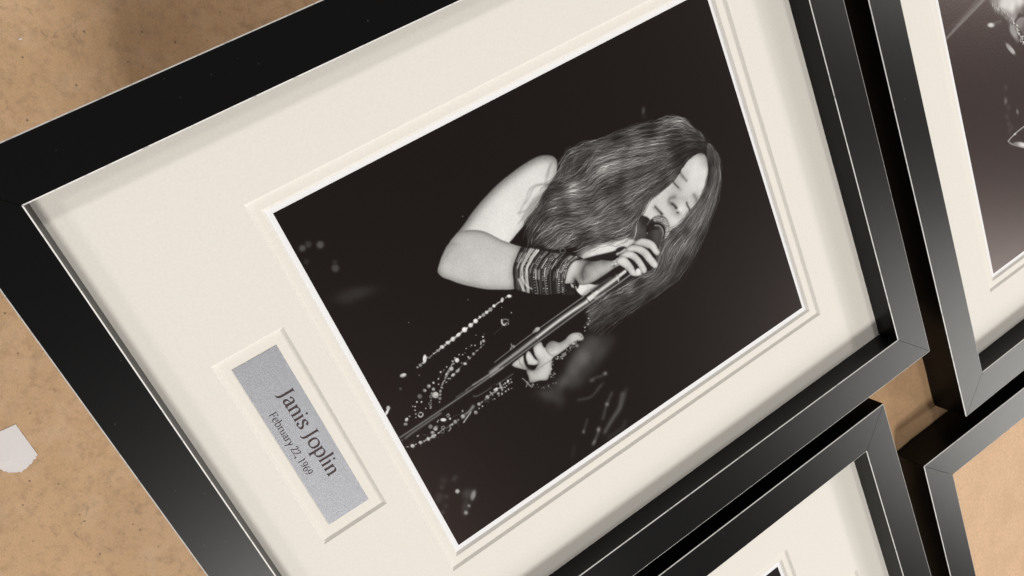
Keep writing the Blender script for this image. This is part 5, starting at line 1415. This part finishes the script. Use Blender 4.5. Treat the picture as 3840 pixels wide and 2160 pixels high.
INKLO, INKHI = (.0046, .0025, .0022), (.97, .965, .96)
PRINT_A = m_print('singer_print', to_image('singer_print', cv1, INKLO, INKHI))
PRINT_B = m_print('corner_print', to_image('corner_print', cv2, (.018, .009, .0075), INKHI), .30, .00013)
cv3 = Canvas(64, 64, 26); PRINT_C = m_print('dark_print', to_image('dark_print', cv3, (.008, .006, .0055), INKHI))

# ================================================================ lettering (broad-nib serif strokes)
GLYPH = {   # advance, strokes (pen centre lines, 1/1000 em), bars (thin serifs x0,x1,y), dots
 'J': (330, [[(165,640),(165,300),(163,80),(140,-40),(85,-110),(5,-135)]], [(65,265,636)], []),
 'a': (415, [[(62,345),(105,415),(185,440),(258,415),(284,340),(284,200),(284,85),(305,25),(350,12),(395,40)],[(284,268),(180,240),(92,190),(62,110),(95,35),(160,12),(230,42),(284,105)]], [], []),
 'n': (480, [[(98,430),(98,0)],[(98,320),(150,400),(240,438),(322,415),(360,330),(360,0)],[(25,400),(98,438)]], [(20,178,14),(285,440,14)], []),
 'i': (225, [[(98,430),(98,0)],[(25,400),(98,438)]], [(20,178,14)], [(98,612,50)]),
 's': (355, [[(285,350),(250,420),(165,440),(85,405),(75,320),(150,250),(250,198),(296,120),(268,40),(175,6),(85,22),(45,105)]], [], []),
 'o': (470, [[(50,220),(75,350),(150,425),(235,440),(320,420),(395,345),(418,220),(395,90),(320,18),(235,2),(150,18),(75,90),(50,220)]], [], []),
 'p': (490, [[(98,430),(98,-215)],[(98,330),(160,415),(260,440),(365,385),(408,230),(370,80),(275,5),(170,15),(98,85)],[(25,400),(98,438)]], [(20,190,-212)], []),
 'l': (225, [[(98,700),(98,0)],[(25,670),(98,704)]], [(20,178,14)], []),
 'F': (470, [[(125,645),(125,0)],[(415,640),(425,530)],[(335,400),(335,280)]], [(40,420,636),(125,335,340),(40,225,14)], []),
 'e': (425, [[(58,262),(370,262)],[(370,262),(350,370),(285,430),(205,440),(105,390),(56,250),(80,105),(160,18),(260,8),(372,75)]], [], []),
 'b': (490, [[(98,700),(98,25)],[(98,330),(165,415),(262,440),(368,385),(410,230),(372,80),(275,5),(170,12),(98,60)],[(25,670),(98,704)]], [], []),
 'r': (325, [[(98,430),(98,0)],[(98,310),(150,395),(215,438),(285,415)],[(25,400),(98,438)]], [(20,190,14)], []),
 'u': (480, [[(98,425),(98,130),(120,40),(190,8),(280,30),(358,115)],[(358,430),(358,10)],[(30,418),(98,425)],[(290,418),(358,425)],[(358,20),(430,10)]], [], []),
 'y': (425, [[(70,425),(150,240),(228,45)],[(368,425),(300,240),(228,45),(160,-120),(100,-200),(25,-210)]], [(5,150,425),(295,430,425)], []),
 '2': (420, [[(52,500),(100,605),(190,645),(290,610),(325,520),(285,390),(180,230),(55,45)],[(55,35),(365,35),(380,80)]], [], []),
 ',': (200, [[(95,40),(105,0),(75,-80),(40,-120)]], [], [(90,40,48)]),
 '1': (420, [[(205,640),(205,0)],[(95,560),(205,640)]], [(95,320,14)], []),
 '9': (420, [[(60,440),(85,570),(190,645),(300,590),(335,440),(290,320),(190,280),(90,325),(60,440)],[(335,460),(320,300),(235,110),(95,0)]], [], []),
 '6': (420, [[(345,200),(320,330),(215,370),(110,320),(70,190),(110,60),(205,0),(310,55),(345,200)],[(70,190),(85,350),(175,530),(320,645)]], [], []),
 ' ': (210, [], [], []),
}
def lettering(text, x0, x1, base, capheight, z, parent, nib=(32, 100)):
    verts, faces = [], []; ang = math.radians(14)
    def ribbon(pts):
        p = Canvas.smooth(np.array(pts, float), False) if len(pts) > 2 else np.array(pts, float)
        d = np.gradient(p, axis=0); n = len(verts)
        for (x, y), (dx, dy) in zip(p, d):
            L = math.hypot(dx, dy) + 1e-9; dx, dy = dx / L, dy / L
            t = nib[0] + (nib[1] - nib[0]) * abs(dx * math.sin(ang) - dy * math.cos(ang))
            verts.append((x - dy * t / 2, y + dx * t / 2)); verts.append((x + dy * t / 2, y - dx * t / 2))
        for i in range(len(p) - 1): faces.append((n + 2 * i, n + 2 * i + 1, n + 2 * i + 3, n + 2 * i + 2))
    adv = 0; spans = []
    for ch in text:
        w, st, bars, dots = GLYPH[ch]; k = len(verts)
        for s in st: ribbon(s)
        for a, b, y in bars:
            n = len(verts); verts += [(a, y - 14), (b, y - 14), (b, y + 14), (a, y + 14)]; faces.append((n, n + 1, n + 2, n + 3))
        for cx, cy, r in dots:
            n = len(verts); verts += [(cx + r * math.cos(t), cy + r * math.sin(t)) for t in np.linspace(0, 2 * math.pi, 14, endpoint=False)]; faces.append(tuple(range(n, n + 14)))
        for i in range(k, len(verts)): verts[i] = (verts[i][0] + adv, verts[i][1])
        adv += w
    lo = min(v[0] for v in verts); hi = max(v[0] for v in verts); sx = (x1 - x0) / (hi - lo); sy = capheight / 645.0
    out = [(x0 + (x - lo) * sx, base + y * sy, z + .00002 * (i % 7)) for i, (x, y) in enumerate(verts)]
    return mesh_obj('lettering', out, faces, [INK], parent)

# ================================================================ frame parts
W, H, RW, D, TM = 1.0, 1.2846, 0.0788, 0.0499, 0.0042
def rail(parent, p0, p1, n, top=0.0, bot=ZB + .001):
    """one mitred moulding: p0->p1 along the sight edge, n = unit vector outwards"""
    b, c = .0017, .0011; gap = .0005
    d = Vector((p1[0] - p0[0], p1[1] - p0[1], 0)).normalized(); nn = Vector((n[0], n[1], 0))
    prof = [(0, bot), (0, -c), (b, top), (RW - b, top), (RW, -c), (RW, bot)]
    vs = []
    for base, sg in ((Vector((*p0, 0)), -1), (Vector((*p1, 0)), 1)):
        for s, z in prof: vs.append(tuple(base + nn * s + d * sg * (s - gap) + Vector((0, 0, z))))
    fs, fm = [], []
    for i in range(6):
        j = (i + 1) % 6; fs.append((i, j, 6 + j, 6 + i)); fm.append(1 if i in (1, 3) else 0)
    fs += [(5, 4, 3, 2, 1, 0), (6, 7, 8, 9, 10, 11)]; fm += [0, 0]
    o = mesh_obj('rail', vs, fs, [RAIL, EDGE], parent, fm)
    bm = bmesh.new(); bm.from_mesh(o.data); bmesh.ops.recalc_face_normals(bm, faces=bm.faces); bm.to_mesh(o.data); bm.free()
    return o
def rails(parent, w=W, h=H):
    rail(parent, (0, 0), (0, h), (-1, 0)); rail(parent, (w, h), (w, 0), (1, 0))
    rail(parent, (w, 0), (0, 0), (0, -1)); rail(parent, (0, h), (w, h), (0, 1))
def windowed(name, parent, ext, z, th, holes, mats):
    """a board with bevel-cut windows: top sheet, white 45-degree bevels, outer skirt"""
    x0, x1, y0, y1 = ext
    xs = sorted({x0, x1, *[v for h in holes for v in h[:2]]}); ys = sorted({y0, y1, *[v for h in holes for v in h[2:]]})
    vs, fs, fm, idx = [], [], [], {}
    def v(x, y, zz):
        k = (round(x, 6), round(y, 6), round(zz, 6))
        if k not in idx: idx[k] = len(vs); vs.append((x, y, zz))
        return idx[k]
    for a, b in zip(xs, xs[1:]):
        for c, d in zip(ys, ys[1:]):
            if any(h[0] - 1e-6 < a and b < h[1] + 1e-6 and h[2] - 1e-6 < c and d < h[3] + 1e-6 for h in holes): continue
            fs.append((v(a, c, z), v(b, c, z), v(b, d, z), v(a, d, z))); fm.append(0)
    t = th * 1.02
    for a, b, c, d in holes:
        o = [(a, c), (b, c), (b, d), (a, d)]; i_ = [(a + t, c + t), (b - t, c + t), (b - t, d - t), (a + t, d - t)]
        for k in range(4):
            k2 = (k + 1) % 4
            fs.append((v(*o[k], z), v(*o[k2], z), v(*i_[k2], z - th), v(*i_[k], z - th))); fm.append(1)
    return mesh_obj(name, vs, fs, mats, parent, fm)
def picture(name, loc, rz, print_mat, label, writing):
    root = tag(empty(name, loc, rz), label, 'picture frame', 'black picture frames laid out together')
    rails(root)
    e = .004
    windowed('outer_mat', root, (-e, W + e, -e, H + e), -D, TM, [(.1292, .8668, .2378, 1.1515), (.3178, .6762, .0804, .1992)], [MAT_TOP, CORE])
    inn = windowed('inner_mat', root, (-e, W + e, -e, H + e), -D - TM - .0002, TM, [(.1478, .8476, .2558, 1.1312)], [MAT_IN, CORE])
    z = -D - 2 * TM - .0005
    a, b, c, d = .1605, .8335, .2695, 1.1195; A, B, C, E = .12, .88, .225, 1.16
    vs = [(A, C, z), (B, C, z), (B, E, z), (A, E, z), (a, c, z), (b, c, z), (b, d, z), (a, d, z)]
    fs = [(0, 1, 5, 4), (1, 2, 6, 5), (2, 3, 7, 6), (3, 0, 4, 7), (4, 5, 6, 7)]
    uv = [(0, 0)] * 4 + [(0, 0), (1, 0), (1, 1), (0, 1)]
    mesh_obj('print', vs, fs, [PAPER, print_mat], root, [0, 0, 0, 0, 1], uv)
    zb = -D - 3 * TM
    mesh_obj('backing_board', [(-e, -e, zb), (W + e, -e, zb), (W + e, H + e, zb), (-e, H + e, zb)], [(0, 1, 2, 3)], [CARD], root)
    # silver title card lying in the small window
    z0 = -D - TM - .0002; z1 = z0 + .0011
    q = [(.3398, .1032), (.6522, .1032), (.6522, .1771), (.3398, .1771)]
    pl = mesh_obj('nameplate', [(x, y, z0) for x, y in q] + [(x, y, z1) for x, y in q], [(4, 5, 6, 7)] + [(i, (i + 1) % 4, 4 + (i + 1) % 4, 4 + i) for i in range(4)], [PLATE], root)
    if writing:
        lettering('Janis Joplin', .4091, .5772, .1415, .0232, z1 + .0002, pl)
        lettering('February 22, 1969', .4324, .5552, .1136, .0117, z1 + .0002, pl, (30, 84))
    return root

# ================================================================ the frames
picture('picture_frame', (0, 0, 0), 0.0, PRINT_A, 'large black frame with cream double mat and print of a long-haired singer gripping a microphone', True)
picture('picture_frame', (1.2228, 2.784, 0), math.pi, PRINT_B, 'black frame in the top right corner, its dark print cut off by the picture edge', False)
picture('picture_frame', (2.1954, 1.1241, 0), math.pi, PRINT_C, 'black frame just below the singer frame, mostly cream mat with one dark print corner showing', False)
fk = tag(empty('picture_frame', (1.4196, 1.3420, 0), math.radians(-1.2)), 'black frame in the bottom right corner filled with plain tan kraft paper', 'picture frame', 'black picture frames laid out together')
rails(fk)
mesh_obj('kraft_sheet', [(-.004, -.004, -.009), (W + .004, -.004, -.009), (W + .004, H + .004, -.009), (-.004, H + .004, -.009)], [(0, 1, 2, 3)], [KRAFT_BACK], fk)

# ================================================================ unseen table, added so the frames' shadows fall on a floor farther below
def box(name, x0, x1, y0, y1, z0, z1, mat, parent):
    v = [(x, y, z) for z in (z0, z1) for x, y in ((x0, y0), (x1, y0), (x1, y1), (x0, y1))]
    return mesh_obj(name, v, [(3, 2, 1, 0), (4, 5, 6, 7)] + [(i, (i + 1) % 4, 4 + (i + 1) % 4, 4 + i) for i in range(4)], [mat], parent)
tb = tag(empty('unseen_table', (0, 0, ZF)), 'plain unseen table added under the four black frames', 'table')
TOPZ = ZB - .006 - ZF
box('table_top', .02, 2.60, .02, 2.75, TOPZ - .08, TOPZ, CARD, tb)
for lx in (.12, 2.36):
    for ly in (.12, 2.51): box('leg', lx, lx + .14, ly, ly + .14, .001, TOPZ - .0805, CARD, tb)

# ================================================================ creased brown paper under the right-hand frames
crease = np.array([(1.300, 1.47), (1.3128, 1.4249), (1.3092, 1.3397), (1.3152, 1.3109), (1.3398, 1.2818)])
def seg_dist(x, y, pl):
    best = 9; side = 0
    for a, b in zip(pl, pl[1:]):
        d = b - a; t = min(1, max(0, ((x - a[0]) * d[0] + (y - a[1]) * d[1]) / (d @ d))); q = a + t * d; r = math.hypot(x - q[0], y - q[1])
        if r < best: best = r; side = (x - q[0])
    return best, side
patch = np.array([(1.185, 1.285), (1.2553, 1.3669), (1.2608, 1.2827)])
def kraft_z(x, y):
    z = ZB
    if 1.10 < x < 1.345 and 1.20 < y < 1.425:
        edge = min(1, (x - 1.10) / .03, (1.345 - x) / .01, (y - 1.20) / .03, (1.425 - y) / .004)
        r, s = seg_dist(x, y, crease)
        z += max(0, edge) * (.0075 * math.exp(-(r / (.016 if s < 0 else .030)) ** 2))
        r2, s2 = seg_dist(x, y, patch); z += max(0, edge) * .0018 * math.exp(-(r2 / .014) ** 2)
        z += max(0, edge) * .0010 * math.sin(40 * x + 25 * y)
    return z
vs, fs = grid(1.02, 1.46, 1.10, 1.56, 88, 92, kraft_z)
kp = tag(mesh_obj('kraft_paper', vs, fs, [KRAFT], None, None, None, True), 'creased brown kraft paper showing in the gap between the four frames', 'paper')

# ================================================================ small things on the floor
def low(x, y): k = (CP[2] - ZF) / (CP[2] + .085); return (CP[0] + (x - CP[0]) * k, CP[1] + (y - CP[1]) * k)
sc = [low(*p) for p in [[0.2613, -0.1808], [0.2794, -0.18123], [0.2975, -0.18167], [0.3156, -0.1821], [0.3166, -0.18488], [0.31968, -0.18696], [0.31883, -0.19008], [0.321, -0.19264], [0.3229, -0.1954], [0.32255, -0.19871], [0.32462, -0.20126], [0.32546, -0.20548], [0.32497, -0.20774], [0.3268, -0.2128], [0.32388, -0.21403], [0.32341, -0.21742], [0.3216, -0.21927], [0.32075, -0.22088], [0.3189, -0.2228], [0.31764, -0.22578], [0.3143, -0.22682], [0.31254, -0.22938], [0.30946, -0.22945], [0.3074, -0.2313], [0.30214, -0.23363], [0.29909, -0.23664], [0.29541, -0.24105], [0.28996, -0.24352], [0.2863, -0.2464], [0.28106, -0.24282], [0.27428, -0.24087], [0.26846, -0.23787], [0.26309, -0.23457], [0.2575, -0.2315], [0.25877, -0.2146], [0.26003, -0.1977]]]
n = len(sc); cx = sum(p[0] for p in sc) / n; cy = sum(p[1] for p in sc) / n
vs = []; zf = ZF + .0012
for k, (r, up) in enumerate(((1, .0016), (.72, .0012), (.38, .0013))):
    vs += [(cx + (x - cx) * r, cy + (y - cy) * r, zf + up + .0005 * math.sin(.5 * i + k)) for i, (x, y) in enumerate(sc)]
vs.append((cx, cy, zf + .0030)); m = len(vs)
vs += [(x, y, z - .0009) for x, y, z in vs[:n]]
fs = []
for k in range(2):
    for i in range(n): fs.append((k * n + (i + 1) % n, k * n + i, (k + 1) * n + i, (k + 1) * n + (i + 1) % n))
fs += [(2 * n + (i + 1) % n, 2 * n + i, m - 1) for i in range(n)]
fs += [(i, (i + 1) % n, m + (i + 1) % n, m + i) for i in range(n)]
tag(mesh_obj('paper_scrap', vs, fs, [SCRAP]), 'torn white paper scrap on the concrete floor at the left edge', 'paper scrap')
zf = ZF
fl = [low(*p) for p in ((-.1862, .0958), (-.1846, .0968), (-.1838, .1004), (-.1856, .1000))]
tag(mesh_obj('paper_fleck', [(x, y, zf + .0004) for x, y in fl] + [(x, y, zf + .0014) for x, y in fl], [(4, 5, 6, 7)] + [(i, (i + 1) % 4, 4 + (i + 1) % 4, 4 + i) for i in range(4)], [SCRAP]), 'tiny white fleck on the concrete in the upper left corner', 'fleck')
